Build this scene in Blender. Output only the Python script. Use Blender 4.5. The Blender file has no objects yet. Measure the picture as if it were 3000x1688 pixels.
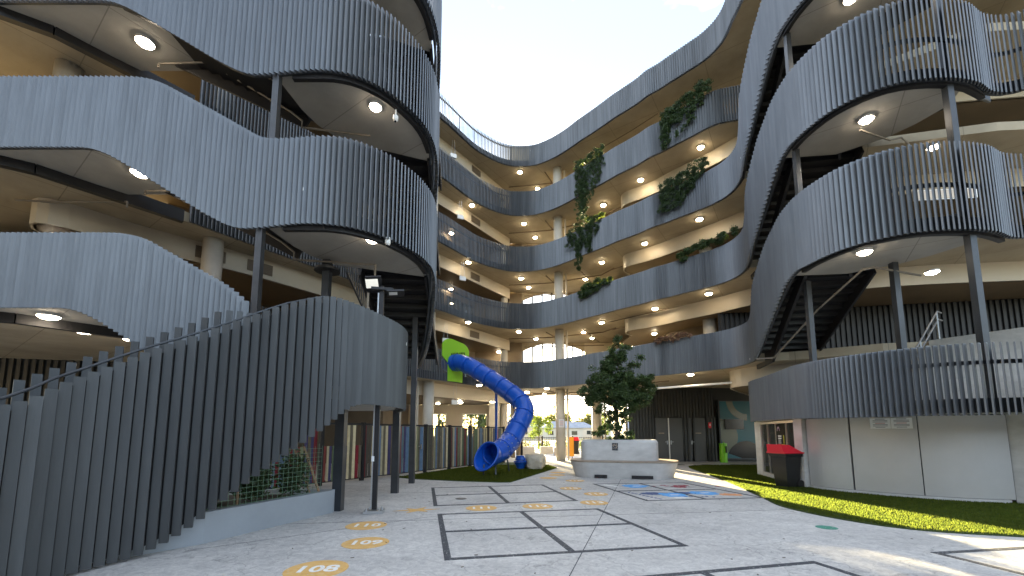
import bpy, bmesh, math, random
from mathutils import Vector, Matrix
from mathutils.geometry import tessellate_polygon
R = math.radians
S = bpy.context.scene
COL = S.collection

# ------------------------------------------------------------ camera, sky, sun, exposure
cam_d = bpy.data.cameras.new('camera')
cam = bpy.data.objects.new('camera', cam_d); COL.objects.link(cam)
cam.location = (0, 0, 1.5)
cam.rotation_euler = (math.pi/2 + 0.112, 0, 0)
cam_d.sensor_width = 36
cam_d.lens = 1230/3000*36
cam_d.shift_y = 0.096
cam_d.clip_start = .05; cam_d.clip_end = 3000
S.camera = cam

SUN_EL = R(8.0); SUN_AZ = math.atan2(-.13, 1)      # azimuth from +Y towards +X
world = bpy.data.worlds.new('World'); S.world = world; world.use_nodes = True
nt = world.node_tree; nt.nodes.clear()
wo = nt.nodes.new('ShaderNodeOutputWorld'); bg = nt.nodes.new('ShaderNodeBackground')
sky = nt.nodes.new('ShaderNodeTexSky'); sky.sky_type = 'NISHITA'; sky.sun_disc = False
sky.sun_elevation = SUN_EL; sky.sun_rotation = SUN_AZ
sky.air_density = 1.0; sky.dust_density = .6; sky.ozone_density = 2.2
tc = nt.nodes.new('ShaderNodeTexCoord'); mp = nt.nodes.new('ShaderNodeMapping')
mp.inputs['Scale'].default_value = (1, 1, 2.2); mp.inputs['Location'].default_value = (.3, .2, 0)
nz = nt.nodes.new('ShaderNodeTexNoise'); nz.inputs['Scale'].default_value = 2.1; nz.inputs['Detail'].default_value = 7
nz.inputs['Roughness'].default_value = .55
cr = nt.nodes.new('ShaderNodeValToRGB'); cr.color_ramp.elements[0].position = .49; cr.color_ramp.elements[1].position = .70
cr.color_ramp.elements[0].color = (.09, .09, .09, 1); cr.color_ramp.elements[1].color = (.85, .85, .85, 1)
mx = nt.nodes.new('ShaderNodeMix'); mx.data_type = 'RGBA'
mx.inputs['B'].default_value = (11.5, 11.7, 12.1, 1)
nt.links.new(tc.outputs['Generated'], mp.inputs['Vector']); nt.links.new(mp.outputs['Vector'], nz.inputs['Vector'])
nt.links.new(nz.outputs['Fac'], cr.inputs['Fac']); nt.links.new(cr.outputs['Color'], mx.inputs['Factor'])
nt.links.new(sky.outputs['Color'], mx.inputs['A']); nt.links.new(mx.outputs['Result'], bg.inputs['Color'])
bg.inputs['Strength'].default_value = .052
nt.links.new(bg.outputs['Background'], wo.inputs['Surface'])
sd = bpy.data.lights.new('sun', 'SUN'); sd.energy = 5.0; sd.angle = R(.5); sd.color = (1, .80, .46)
sun = bpy.data.objects.new('sun', sd); COL.objects.link(sun)
dv = Vector((math.sin(SUN_AZ)*math.cos(SUN_EL), math.cos(SUN_AZ)*math.cos(SUN_EL), math.sin(SUN_EL)))
sun.rotation_euler = dv.to_track_quat('Z', 'Y').to_euler()
S.render.engine = 'CYCLES'
S.cycles.max_bounces = 7; S.cycles.diffuse_bounces = 4; S.cycles.glossy_bounces = 3
S.view_settings.view_transform = 'Standard'; S.view_settings.look = 'None'
S.view_settings.gamma = 1; S.view_settings.use_curve_mapping = False
S.view_settings.exposure = 3.42

random.seed(4)
# ------------------------------------------------------------ materials
def mat(name, col, rough=.6, metal=0, var=.0, vscale=3, bump=0, bscale=20, stretch=(1,1,1), spots=None, emit=None, alpha=None, col2=None, spec=.5, objrand=0, trans=0, backlit=0, joints=0, chip=0):
    m = bpy.data.materials.new(name); m.use_nodes = True
    n = m.node_tree; p = n.nodes['Principled BSDF']; L = n.links
    p.inputs['Roughness'].default_value = rough; p.inputs['Metallic'].default_value = metal
    p.inputs['Specular IOR Level'].default_value = spec
    p.inputs['Base Color'].default_value = (*col, 1)
    last = None
    tcn = n.nodes.new('ShaderNodeTexCoord'); mpn = n.nodes.new('ShaderNodeMapping'); mpn.inputs['Scale'].default_value = stretch
    gn = n.nodes.new('ShaderNodeNewGeometry')
    L.new(gn.outputs['Position'], mpn.inputs['Vector'])
    if var or col2:
        a = n.nodes.new('ShaderNodeTexNoise'); a.inputs['Scale'].default_value = vscale; a.inputs['Detail'].default_value = 8; a.inputs['Roughness'].default_value = .62
        L.new(mpn.outputs['Vector'], a.inputs['Vector'])
        r = n.nodes.new('ShaderNodeValToRGB'); r.color_ramp.elements[0].position = .3; r.color_ramp.elements[1].position = .7
        c2 = col2 if col2 else tuple(min(1, c*(1+var)) for c in col)
        c1 = col if col2 else tuple(c*(1-var) for c in col)
        r.color_ramp.elements[0].color = (*c1, 1); r.color_ramp.elements[1].color = (*c2, 1)
        L.new(a.outputs['Fac'], r.inputs['Fac']); last = r.outputs['Color']
    if objrand:
        oi = n.nodes.new('ShaderNodeObjectInfo'); mr = n.nodes.new('ShaderNodeMapRange')
        mr.inputs['To Min'].default_value = 1-objrand; mr.inputs['To Max'].default_value = 1+objrand
        L.new(oi.outputs['Random'], mr.inputs['Value'])
        mm = n.nodes.new('ShaderNodeMix'); mm.data_type = 'RGBA'; mm.blend_type = 'MULTIPLY'; mm.inputs['Factor'].default_value = 1
        if last: L.new(last, mm.inputs['A'])
        else: mm.inputs['A'].default_value = (*col, 1)
        L.new(mr.outputs['Result'], mm.inputs['B']); last = mm.outputs['Result']
    if spots:
        sc, thr, scol = spots
        v = n.nodes.new('ShaderNodeTexVoronoi'); v.inputs['Scale'].default_value = sc
        mp2 = n.nodes.new('ShaderNodeMapping'); mp2.inputs['Scale'].default_value = (1, 1, .32)
        L.new(gn.outputs['Position'], mp2.inputs['Vector']); L.new(mp2.outputs['Vector'], v.inputs['Vector'])
        lt = n.nodes.new('ShaderNodeMath'); lt.operation = 'LESS_THAN'; lt.inputs[1].default_value = thr
        L.new(v.outputs['Distance'], lt.inputs[0])
        sp = n.nodes.new('ShaderNodeSeparateColor'); L.new(v.outputs['Color'], sp.inputs['Color'])
        gt = n.nodes.new('ShaderNodeMath'); gt.operation = 'GREATER_THAN'; gt.inputs[1].default_value = .8; L.new(sp.outputs[0], gt.inputs[0])
        mu = n.nodes.new('ShaderNodeMath'); mu.operation = 'MULTIPLY'; L.new(lt.outputs[0], mu.inputs[0]); L.new(gt.outputs[0], mu.inputs[1])
        ms = n.nodes.new('ShaderNodeMix'); ms.data_type = 'RGBA'; L.new(mu.outputs[0], ms.inputs['Factor'])
        if last: L.new(last, ms.inputs['A'])
        else: ms.inputs['A'].default_value = (*col, 1)
        ms.inputs['B'].default_value = (*scol, 1); last = ms.outputs['Result']
    def stack(fac, c, inv=False):
        nonlocal last
        q = n.nodes.new('ShaderNodeMix'); q.data_type = 'RGBA'; L.new(fac, q.inputs['Factor'])
        if last: L.new(last, q.inputs['A'])
        else: q.inputs['A'].default_value = (*col, 1)
        q.inputs['B'].default_value = (*c, 1); last = q.outputs['Result']
    if joints:
        bk = n.nodes.new('ShaderNodeTexBrick'); bk.inputs['Scale'].default_value = 1; bk.inputs['Brick Width'].default_value = 2.4; bk.inputs['Row Height'].default_value = 1.8
        bk.inputs['Mortar Size'].default_value = .012; bk.inputs['Mortar Smooth'].default_value = .3; bk.offset = 0
        mr_ = n.nodes.new('ShaderNodeMapping'); mr_.inputs['Rotation'].default_value = (0, 0, .6); L.new(gn.outputs['Position'], mr_.inputs['Vector']); L.new(mr_.outputs['Vector'], bk.inputs['Vector'])
        ml = n.nodes.new('ShaderNodeMath'); ml.operation = 'MULTIPLY'; ml.inputs[1].default_value = .55; L.new(bk.outputs['Fac'], ml.inputs[0])
        stack(ml.outputs[0], tuple(c*.35 for c in col))
    if chip:
        for sc_, lo_, hi_ in ((26, .57, .63), (3.2, .62, .74)):
            cn = n.nodes.new('ShaderNodeTexNoise'); cn.inputs['Scale'].default_value = sc_; cn.inputs['Detail'].default_value = 9; cn.inputs['Roughness'].default_value = .7
            L.new(gn.outputs['Position'], cn.inputs['Vector'])
            rr_ = n.nodes.new('ShaderNodeMapRange'); rr_.inputs['From Min'].default_value = lo_; rr_.inputs['From Max'].default_value = hi_; rr_.inputs['To Max'].default_value = chip; L.new(cn.outputs['Fac'], rr_.inputs['Value'])
            stack(rr_.outputs['Result'], (.48,.475,.46))
    if last: L.new(last, p.inputs['Base Color'])
    if bump:
        b = n.nodes.new('ShaderNodeTexNoise'); b.inputs['Scale'].default_value = bscale; b.inputs['Detail'].default_value = 6
        L.new(mpn.outputs['Vector'], b.inputs['Vector'])
        bn = n.nodes.new('ShaderNodeBump'); bn.inputs['Strength'].default_value = bump; bn.inputs['Distance'].default_value = .02
        L.new(b.outputs['Fac'], bn.inputs['Height']); L.new(bn.outputs['Normal'], p.inputs['Normal'])
    if emit:
        p.inputs['Emission Color'].default_value = (*emit[0], 1); p.inputs['Emission Strength'].default_value = emit[1]
        if emit[1] > 2:
            oi = n.nodes.new('ShaderNodeObjectInfo'); er = n.nodes.new('ShaderNodeMapRange'); er.inputs['To Min'].default_value = emit[1]*.5; er.inputs['To Max'].default_value = emit[1]*1.2
            L.new(oi.outputs['Random'], er.inputs['Value']); L.new(er.outputs['Result'], p.inputs['Emission Strength'])
    if trans: p.inputs['Transmission Weight'].default_value = trans
    if backlit:
        out = n.nodes['Material Output']; tr = n.nodes.new('ShaderNodeBsdfTranslucent'); ad = n.nodes.new('ShaderNodeMixShader'); ad.inputs[0].default_value = backlit
        if last: L.new(last, tr.inputs['Color'])
        else: tr.inputs['Color'].default_value = (*col, 1)
        L.new(p.outputs[0], ad.inputs[1]); L.new(tr.outputs[0], ad.inputs[2]); L.new(ad.outputs[0], out.inputs['Surface'])
    return m

M = {}
M['fin'] = mat('fin_metal', (.145,.156,.171), .46, .6, .12, 2.2, .12, 9, (3,3,.35), (2.6,.035,(.6,.6,.58)), objrand=.06)
M['fin_shaded'] = mat('fin_metal_shaded', (.075,.08,.083), .5, .3, .15, 2.2, .12, 9, (3,3,.35), (3.4,.055,(.65,.65,.62)), objrand=.14)  # darker copy of the fin metal, its dimmer reflections put into the colour
M['fin_far'] = mat('fin_metal_far', (.118,.126,.137), .47, .5, .30, 7.5, 0, 9, (1,1,.04), (2.6,.03,(.5,.5,.5)))
M['steel'] = mat('dark_steel', (.05,.055,.062), .4, .4, .2, 3)
M['black'] = mat('black_steel', (.018,.018,.02), .5, .2, .2, 3)
M['soffit'] = mat('board_formed_concrete', (.28,.235,.165), .75, 0, .0, .55, .3, 5, (1,1,1), col2=(.44,.375,.27), joints=1)
M['landing'] = mat('landing_concrete', (.29,.28,.25), .75, 0, .0, .8, .25, 6, col2=(.41,.39,.35), joints=1)
M['plaster'] = mat('painted_bulkhead', (.52,.455,.35), .42, 0, .06, .7, .05, 8)
M['brown'] = mat('brown_lining', (.17,.125,.075), .6, 0, .12, 1.0)
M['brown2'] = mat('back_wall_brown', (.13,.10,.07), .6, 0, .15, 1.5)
M['colmn'] = mat('column_concrete', (.52,.48,.41), .5, 0, .10, 2.2, .12, 12)
def paving():
    m = mat('concrete_paving', (.43,.42,.405), .72, 0, .0, .55, .35, 55, (1,1.6,1), col2=(.62,.605,.575))
    n = m.node_tree; L = n.links; p = n.nodes['Principled BSDF']
    src = p.inputs['Base Color'].links[0].from_socket
    gn = [x for x in n.nodes if x.type == 'NEW_GEOMETRY'][0]
    a = n.nodes.new('ShaderNodeTexNoise'); a.inputs['Scale'].default_value = 9; a.inputs['Detail'].default_value = 9; a.inputs['Roughness'].default_value = .75; a.inputs['Distortion'].default_value = 1.2
    L.new(gn.outputs['Position'], a.inputs['Vector'])
    r = n.nodes.new('ShaderNodeValToRGB'); r.color_ramp.elements[0].position = .36; r.color_ramp.elements[1].position = .60
    r.color_ramp.elements[0].color = (.70,.70,.72,1); r.color_ramp.elements[1].color = (1.06,1.06,1.05,1)
    L.new(a.outputs['Fac'], r.inputs['Fac'])
    # hairline cracks
    v = n.nodes.new('ShaderNodeTexVoronoi'); v.feature = 'DISTANCE_TO_EDGE'; v.inputs['Scale'].default_value = .62
    d = n.nodes.new('ShaderNodeTexNoise'); d.inputs['Scale'].default_value = 3.0; d.inputs['Detail'].default_value = 5
    L.new(gn.outputs['Position'], d.inputs['Vector'])
    ad = n.nodes.new('ShaderNodeVectorMath'); ad.operation = 'MULTIPLY_ADD'; ad.inputs[1].default_value = (.55,.55,.55)
    L.new(d.outputs['Color'], ad.inputs[0]); L.new(gn.outputs['Position'], ad.inputs[2]); L.new(ad.outputs[0], v.inputs['Vector'])
    r2 = n.nodes.new('ShaderNodeValToRGB'); r2.color_ramp.elements[0].position = .0; r2.color_ramp.elements[1].position = .006
    r2.color_ramp.elements[0].color = (.62,.62,.62,1); r2.color_ramp.elements[1].color = (1,1,1,1)
    L.new(v.outputs['Distance'], r2.inputs['Fac'])
    # dark specks / dirt
    a3 = n.nodes.new('ShaderNodeTexNoise'); a3.inputs['Scale'].default_value = 38; a3.inputs['Detail'].default_value = 4
    L.new(gn.outputs['Position'], a3.inputs['Vector'])
    r3 = n.nodes.new('ShaderNodeValToRGB'); r3.color_ramp.elements[0].position = .30; r3.color_ramp.elements[1].position = .42
    r3.color_ramp.elements[0].color = (.72,.72,.73,1); r3.color_ramp.elements[1].color = (1,1,1,1)
    L.new(a3.outputs['Fac'], r3.inputs['Fac'])
    cur = src
    for s in (r, r2, r3):
        mm = n.nodes.new('ShaderNodeMix'); mm.data_type = 'RGBA'; mm.blend_type = 'MULTIPLY'; mm.inputs['Factor'].default_value = 1
        L.new(cur, mm.inputs['A']); L.new(s.outputs['Color'], mm.inputs['B']); cur = mm.outputs['Result']
    L.new(cur, p.inputs['Base Color'])
    return m
M['paving'] = paving()
M['turf'] = mat('artificial_turf', (.035,.06,.015), .85, 0, .0, 26, .9, 160, col2=(.065,.10,.022))
M['blade'] = mat('turf_blades', (.075,.12,.02), .8, 0, .0, 12, col2=(.17,.20,.03), backlit=.85)
M['paint_dark'] = mat('charcoal_line_paint', (.045,.05,.06), .75, 0, .3, 14, chip=.65)
M['paint_gold'] = mat('ochre_paint', (.60,.33,.08), .7, 0, .0, 11, col2=(.70,.46,.18), chip=.65)
M['paint_white'] = mat('white_paint', (.75,.74,.70), .7, 0, .12, 12, chip=.65)
M['paint_blue'] = mat('blue_paint', (.10,.36,.72), .7, 0, .15, 9, chip=.65)
M['paint_navy'] = mat('navy_paint', (.035,.07,.20), .7, 0, .2, 9, chip=.65)
M['paint_red'] = mat('maroon_paint', (.28,.03,.05), .7, 0, .2, 9, chip=.65)
M['paint_green'] = mat('green_paint', (.05,.24,.17), .7, 0, .2, 9, chip=.65)
M['paint_orange'] = mat('orange_paint', (.68,.30,.12), .7, 0, .2, 9, chip=.65)
M['slide'] = mat('blue_plastic', (.008,.085,.46), .30, 0, .12, 2.5, 0)
M['slide_in'] = mat('blue_plastic_inside', (.010,.09,.50), .3)
M['lime'] = mat('lime_panel', (.22,.50,.018), .45)
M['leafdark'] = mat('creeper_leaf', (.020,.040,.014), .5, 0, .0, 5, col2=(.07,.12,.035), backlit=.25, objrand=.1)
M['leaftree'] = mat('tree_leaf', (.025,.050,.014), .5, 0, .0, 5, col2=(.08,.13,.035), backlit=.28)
M['leafbright'] = mat('bright_leaf', (.10,.16,.02), .5, 0, .0, 7, col2=(.22,.28,.04), backlit=.5)  # brighter leaf, also stands in for sun on the balcony plants
M['leafpink'] = mat('dry_leaf', (.16,.10,.05), .5, 0, .0, 7, col2=(.30,.17,.12), backlit=.4)
M['bark'] = mat('bark', (.09,.07,.05), .85, 0, .3, 12, .4, 30)
M['planter'] = mat('precast_concrete', (.43,.43,.42), .62, 0, .0, 1.7, .12, 14, (1,1,2.2), col2=(.60,.60,.585), spots=(8,.03,(.3,.3,.3)))
M['timber'] = mat('timber', (.30,.19,.11), .6, 0, .25, 6, .2, 30, (1,8,8))
M['bench'] = mat('bench_capping', (.30,.24,.18), .6, 0, .2, 6)
M['greywall'] = mat('grey_render', (.30,.33,.36), .6, 0, .08, 1.5, .05, 20)
M['rock'] = mat('sandstone', (.42,.37,.29), .85, 0, .0, 4, .9, 9, col2=(.62,.57,.47))
M['galv'] = mat('galvanised', (.55,.57,.58), .35, .8, .1, 6)
M['rail'] = mat('steel_rail', (.22,.23,.24), .4, .5, .1, 6)
M['alu'] = mat('aluminium_frame', (.62,.60,.56), .35, .5, .05, 3)
M['panel'] = mat('silver_cladding', (.50,.50,.49), .38, .25, .05, 1.2, 0)
M['glass'] = mat('dark_glass', (.03,.035,.03), .05, 0, 0, spec=.8)
M['clear'] = mat('window_glass', (.85,.9,.88), .02, 0, trans=.95)
M['corr'] = mat('corrugated_cladding', (.045,.047,.045), .45, .3, .12, 2)
M['door'] = mat('door_paint', (.075,.078,.08), .5, 0, .06, 2)
M['lamp'] = mat('lamp_glow', (1,1,1), .5, emit=((1, .81, .54), 10))
M['lampdim'] = mat('lit_window_glow', (.22,.2,.17), .5, emit=((1,.9,.75),.035))
M['lampcool'] = mat('lamp_glow_cool', (1,1,1), .5, emit=((1, .84, .64), 6))
M['white'] = mat('white_enamel', (.75,.74,.71), .4)
M['pipe'] = mat('painted_pipe', (.19,.17,.14), .5, 0, .1, 5)
M['pipedark'] = mat('dark_pipe', (.12,.085,.05), .5)
M['downpipe'] = mat('beige_downpipe', (.55,.49,.40), .45)
M['binbody'] = mat('bin_plastic', (.012,.012,.012), .42, 0, .2, 5)
M['binred'] = mat('red_lid', (.72,.008,.03), .4)
M['green'] = mat('lime_enamel', (.16,.50,.01), .35)
M['orange'] = mat('orange_enamel', (.75,.32,.02), .45)
M['paper'] = mat('paper', (.84,.86,.88), .6)
M['ink'] = mat('ink', (.10,.11,.16), .6)
M['inkred'] = mat('red_ink', (.45,.04,.05), .6)
M['teal'] = mat('teal_print', (.012,.13,.17), .3)
M['pale'] = mat('pale_print', (.17,.19,.15), .2)
M['screen'] = mat('dark_screen', (.008,.008,.008), .15)
M['vent'] = mat('vent_louvre', (.16,.12,.08), .6)
M['soil'] = mat('soil', (.03,.025,.018), .95, 0, .3, 12, .5, 30)
M['net'] = mat('green_net', (.18,.30,.20), .6)
M['tile'] = mat('roof_tile', (.28,.30,.34), .7, 0, .2, 1)
M['wallpale'] = mat('house_wall', (.62,.57,.48), .7, 0, .1, .5)
M['farleaf'] = mat('distant_leaf', (.10,.13,.03), .6, 0, .0, .3, col2=(.24,.22,.06), backlit=.6)
M['earth'] = mat('dry_field', (.30,.26,.15), .9, 0, .2, .05)
M['stairc'] = mat('stair_concrete', (.42,.42,.40), .7, 0, .14, 4, .2, 20)
PAL = []
for i, c in enumerate([(.42,.36,.22),(.07,.10,.055),(.13,.005,.012),(.08,.13,.20),(.09,.075,.05),(.035,.03,.085),(.30,.26,.17),(.05,.045,.035),(.06,.10,.12),(.16,.16,.09),(.14,.025,.02)]):
    c=tuple(min(.7,v*1.45) for v in c); PAL.append(mat('paling_paint', c, .6, 0, .15, 6, objrand=.08))

# ------------------------------------------------------------ helpers
def link(o, parent=None):
    COL.objects.link(o)
    if parent: o.parent = parent
    return o
def base(parent):
    v = Vector((0,0,0)); 
    while parent: v += parent.location; parent = parent.parent
    return v
def tag(o, label=None, cat=None, group=None, kind=None):
    if label: o['label'] = label
    if cat: o['category'] = cat
    if group: o['group'] = group
    if kind: o['kind'] = kind
    return o
def thing(name, label, cat, loc=(0,0,0), group=None):
    o = bpy.data.objects.new(name, None); o.location = loc; o.empty_display_size = .2
    link(o); return tag(o, label, cat, group)
def mesh(name, V, F, m, parent=None, smooth=False, mats=None, fm=None, origin=None):
    me = bpy.data.meshes.new(name)
    off = base(parent)
    V = [tuple(Vector(v)-off) for v in V]
    if origin is None and parent is None and V:
        c = Vector((sum(v[0] for v in V)/len(V), sum(v[1] for v in V)/len(V), min(v[2] for v in V)))
        origin = c
    if origin is not None: V = [tuple(Vector(v)-Vector(origin)) for v in V]
    me.from_pydata(V, [], F); me.validate()
    for mm in (mats or [m]): me.materials.append(mm)
    if fm: 
        for p, i in zip(me.polygons, fm): p.material_index = i
    if smooth:
        me.polygons.foreach_set('use_smooth', [True]*len(me.polygons))
    o = bpy.data.objects.new(name, me); link(o, parent)
    if origin is not None: o.location = origin
    return o
class B:
    def __init__(s): s.V=[]; s.F=[]; s.M=[]; s.i=0
    def add(s, V, F):
        n=len(s.V); s.V+= [tuple(v) for v in V]; s.F+= [tuple(n+i for i in f) for f in F]; s.M+=[s.i]*len(F)
        return s
    def box(s, c, d, rz=0, rx=0, ry=0):
        m = Matrix.Rotation(rz,3,'Z')@Matrix.Rotation(ry,3,'Y')@Matrix.Rotation(rx,3,'X')
        V=[Vector(c)+m@Vector((x*d[0]/2,y*d[1]/2,z*d[2]/2)) for x in(-1,1) for y in(-1,1) for z in(-1,1)]
        return s.add(V,[(0,1,3,2),(4,6,7,5),(0,4,5,1),(2,3,7,6),(0,2,6,4),(1,5,7,3)])
    def bar(s, a, b, w, h=None):     # box beam between two points
        a,b=Vector(a),Vector(b); d=(b-a).normalized(); up=Vector((0,0,1)) if abs(d.z)<.95 else Vector((0,1,0))
        x=d.cross(up).normalized()*w/2; y=x.cross(d).normalized()*(h or w)/2
        V=[p+i*x+j*y for p in(a,b) for i,j in((-1,-1),(1,-1),(1,1),(-1,1))]
        return s.add(V,[(0,1,2,3),(4,7,6,5),(0,4,5,1),(1,5,6,2),(2,6,7,3),(3,7,4,0)])
    def tube(s, pts, r, n=10, caps=True):
        pts=[Vector(p) for p in pts]; rr = r if isinstance(r,(list,tuple)) else [r]*len(pts)
        V=[]; F=[]; up=None
        for i,p in enumerate(pts):
            d=(pts[min(i+1,len(pts)-1)]-pts[max(i-1,0)]).normalized()
            if up is None: up=Vector((0,0,1)) if abs(d.z)<.9 else Vector((1,0,0))
            x=d.cross(up).normalized(); y=x.cross(d).normalized(); up=y
            V+=[p+(x*math.cos(2*math.pi*k/n)+y*math.sin(2*math.pi*k/n))*rr[i] for k in range(n)]
        for i in range(len(pts)-1):
            for k in range(n): F.append((i*n+k,i*n+(k+1)%n,(i+1)*n+(k+1)%n,(i+1)*n+k))
        if caps: F+= [tuple(range(n))[::-1], tuple((len(pts)-1)*n+k for k in range(n))]
        return s.add(V,F)
    def cyl(s, c, r, h, n=20, r2=None):
        c=Vector(c); r2=r if r2 is None else r2
        V=[c+Vector((r*math.cos(2*math.pi*k/n),r*math.sin(2*math.pi*k/n),0)) for k in range(n)]
        V+=[c+Vector((r2*math.cos(2*math.pi*k/n),r2*math.sin(2*math.pi*k/n),h)) for k in range(n)]
        return s.add(V,[(k,(k+1)%n,n+(k+1)%n,n+k) for k in range(n)]+[tuple(range(n))[::-1],tuple(range(n,2*n))])
    def prism(s, poly, z0, z1):      # extruded flat polygon (concave allowed)
        n=len(poly); tri=tessellate_polygon([[Vector((p[0],p[1],0)) for p in poly]])
        V=[(p[0],p[1],z0) for p in poly]+[(p[0],p[1],z1) for p in poly]
        area=sum(poly[i][0]*poly[(i+1)%n][1]-poly[(i+1)%n][0]*poly[i][1] for i in range(n))
        F=[]
        for t in tri:
            a,b,c=t; A=(Vector(poly[b])-Vector(poly[a])).to_2d(); Cc=(Vector(poly[c])-Vector(poly[a])).to_2d()
            if A.x*Cc.y-A.y*Cc.x<0: a,b,c=a,c,b
            F.append((n+a,n+b,n+c)); F.append((c,b,a))
        for i in range(n):
            j=(i+1)%n; F.append((i,j,n+j,n+i) if area>0 else (j,i,n+i,n+j))
        return s.add(V,F)
    def out(s, name, m, parent=None, smooth=False, mats=None, origin=None):
        return mesh(name, s.V, s.F, m, parent, smooth, mats, s.M if mats else None, origin)
def smooth_path(P, step=.1):
    # Catmull-Rom in plan with carried values
    P=[tuple(p) for p in P]; out=[]
    for i in range(len(P)-1):
        p0=P[max(i-1,0)]; p1=P[i]; p2=P[i+1]; p3=P[min(i+2,len(P)-1)]
        L=math.hypot(p2[0]-p1[0],p2[1]-p1[1]); n=max(2,int(L/step))
        for k in range(n):
            t=k/n; t2=t*t; t3=t2*t
            out.append(tuple(.5*((2*b)+(-a+c)*t+(2*a-5*b+4*c-d)*t2+(-a+3*b-3*c+d)*t3) for a,b,c,d in zip(p0,p1,p2,p3)))
    out.append(P[-1]); return out
def resample(P, s):
    out=[P[0]]; acc=0
    for a,b in zip(P,P[1:]):
        L=math.hypot(b[0]-a[0],b[1]-a[1])
        if L<1e-9: continue
        while acc+L>=s:
            t=(s-acc)/L; a=tuple(x+(y-x)*t for x,y in zip(a,b)); out.append(a); L=math.hypot(b[0]-a[0],b[1]-a[1]); acc=0
            if L<1e-9: break
        acc+=L
    return out
def tang(P,i):
    a=P[max(i-1,0)]; b=P[min(i+1,len(P)-1)]; return math.atan2(b[1]-a[1],b[0]-a[0])
def offset(P, d):      # d>0: to the left of travel
    return [(p[0]-math.sin(tang(P,i))*d, p[1]+math.cos(tang(P,i))*d, *p[2:]) for i,p in enumerate(P)]

def fin_mesh(w, th, m):
    b=B(); b.box((0,0,.5),(w,th,1)); me=bpy.data.meshes.new('slat')
    me.from_pydata(b.V,[],b.F); me.materials.append(m); return me
FIN = fin_mesh(.125,.026,M['fin']); FINLOW = fin_mesh(.094,.036,M['fin_shaded'])
def strip(P, z0, z1, thick, inner=0):   # ribbon solid following path, z0/z1 functions of point
    Q=offset(P, inner); W=offset(P, inner+thick); V=[];F=[]
    for p,w,o in zip(Q,W,P):
        V+=[(p[0],p[1],z0(o)),(p[0],p[1],z1(o)),(w[0],w[1],z1(o)),(w[0],w[1],z0(o))]
    for i in range(len(P)-1):
        a=4*i;b=a+4
        for k in range(4): F.append((a+k,b+k,b+(k+1)%4,a+(k+1)%4)[::-1])
    F.append((0,1,2,3)); e=4*(len(P)-1); F.append((e+3,e+2,e+1,e))
    return V,F
def ribbon(name, label, pts, ang=40, step=.107, fin=FIN, rails=True, plinth=True, jitter=0):
    """balustrade of vertical fins; pts = (x,y,z_bottom,z_top); left of travel is the inside"""
    P=smooth_path(pts,.08); Q=resample(P,step)
    t=thing(name,label,'balustrade',(P[0][0],P[0][1],min(p[2] for p in P)))
    off=t.location
    for i,p in enumerate(Q):
        a=tang(Q,i)
        o=bpy.data.objects.new('slat',fin); COL.objects.link(o); o.parent=t
        o.location=(p[0]-off.x,p[1]-off.y,p[2]-off.z); o.scale=(1,1,p[3]-p[2]); o.rotation_euler=(0,0,a+R(ang))
    Pc=resample(P,.25)+[P[-1]]
    for nm,(lo,hi),ins,tk in (('kerb_plate',(.05,.34),.09,.05),('top_rail',(1.02,1.10),.09,.05)):
        V,F=strip(Pc,lambda p:p[2]+lo,lambda p:p[2]+hi,tk,ins)
        mesh(nm,V,F,M['steel'],t)
    return t

# ------------------------------------------------------------ ground, turf
g=B(); g.add([(-1500,-400,0),(1500,-400,0),(1500,3000,0),(-1500,3000,0)],[(0,1,2,3)])
o=g.out('ground',M['earth']); o.location.z=-.012; tag(o,kind='structure')
g=B(); g.prism([(-30,-14),(30,-14),(30,44),(-30,44)],-.008,0)
tag(g.out('paving',M['paving']),kind='structure')
# saw-cut joints as recess strips
def line(b,p,q,w,z0=.0,z1=.004):
    d=(Vector(q)-Vector(p)).normalized(); n=Vector((-d.y,d.x))*w/2; p=Vector(p);q=Vector(q)
    b.prism([tuple(p-n),tuple(q-n),tuple(q+n),tuple(p+n)],z0,z1)
j=B()
for p,q in [((-.35,1.6),(3.56,14.0)),((3.56,14.0),(4.0,14.4)),((-6,6.9),(5.9,8.6)),((-1.9,3.0),(5,4.0))][:3]: line(j,p,q,.012,.0005,.002)
for p,q in [((-3.0,10.9),(7.2,12.4)),((-4.2,5.6),(.2,9.2))]: line(j,p,q,.006,.0005,.002)
tag(j.out('paving_joint',M['paint_dark']),kind='structure')
def catm_closed(P,n=6):
    out=[];N=len(P)
    for i in range(N):
        p0,p1,p2,p3=P[i-1],P[i],P[(i+1)%N],P[(i+2)%N]
        for k in range(n):
            t=k/n;out.append(tuple(.5*((2*b)+(-a+c)*t+(2*a-5*b+4*c-d)*t*t+(-a+3*b-3*c+d)*t**3) for a,b,c,d in zip(p0,p1,p2,p3)))
    return out
turfR=smooth_path([(12.5,5.2),(9.5,5.75),(7.6,6.25),(6.3,6.75),(5.75,7.6),(5.55,8.8),(5.85,10.0),(6.15,11.2),(6.6,13.0),(7.0,14.8),(7.4,16.9),(7.7,18.4),(8.1,19.4),(9.0,19.95),(11.6,20.1)],.3)+[(14,20.1),(14,5.2)]
turfR=[tuple(p[:2]) for p in turfR]
turfL=[(-6.6,10.0),(-3.55,14.2),(-3.3,14.2)]
turfL=[(-3.9,14.6),(-3.31,14.15),(-1.67,13.5),(-.4,13.15),(-.05,13.2),(.36,14.25),(1.15,16.4),(1.95,18.6),(1.6,20.6),(.8,22.0),(-.6,22.0),(-2.2,18.6)]
for nm,poly in (('turf',turfR),('turf',turfL)):
    g=B(); g.prism(poly,.0,.022); tag(g.out(nm,M['turf']),kind='structure')
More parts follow.
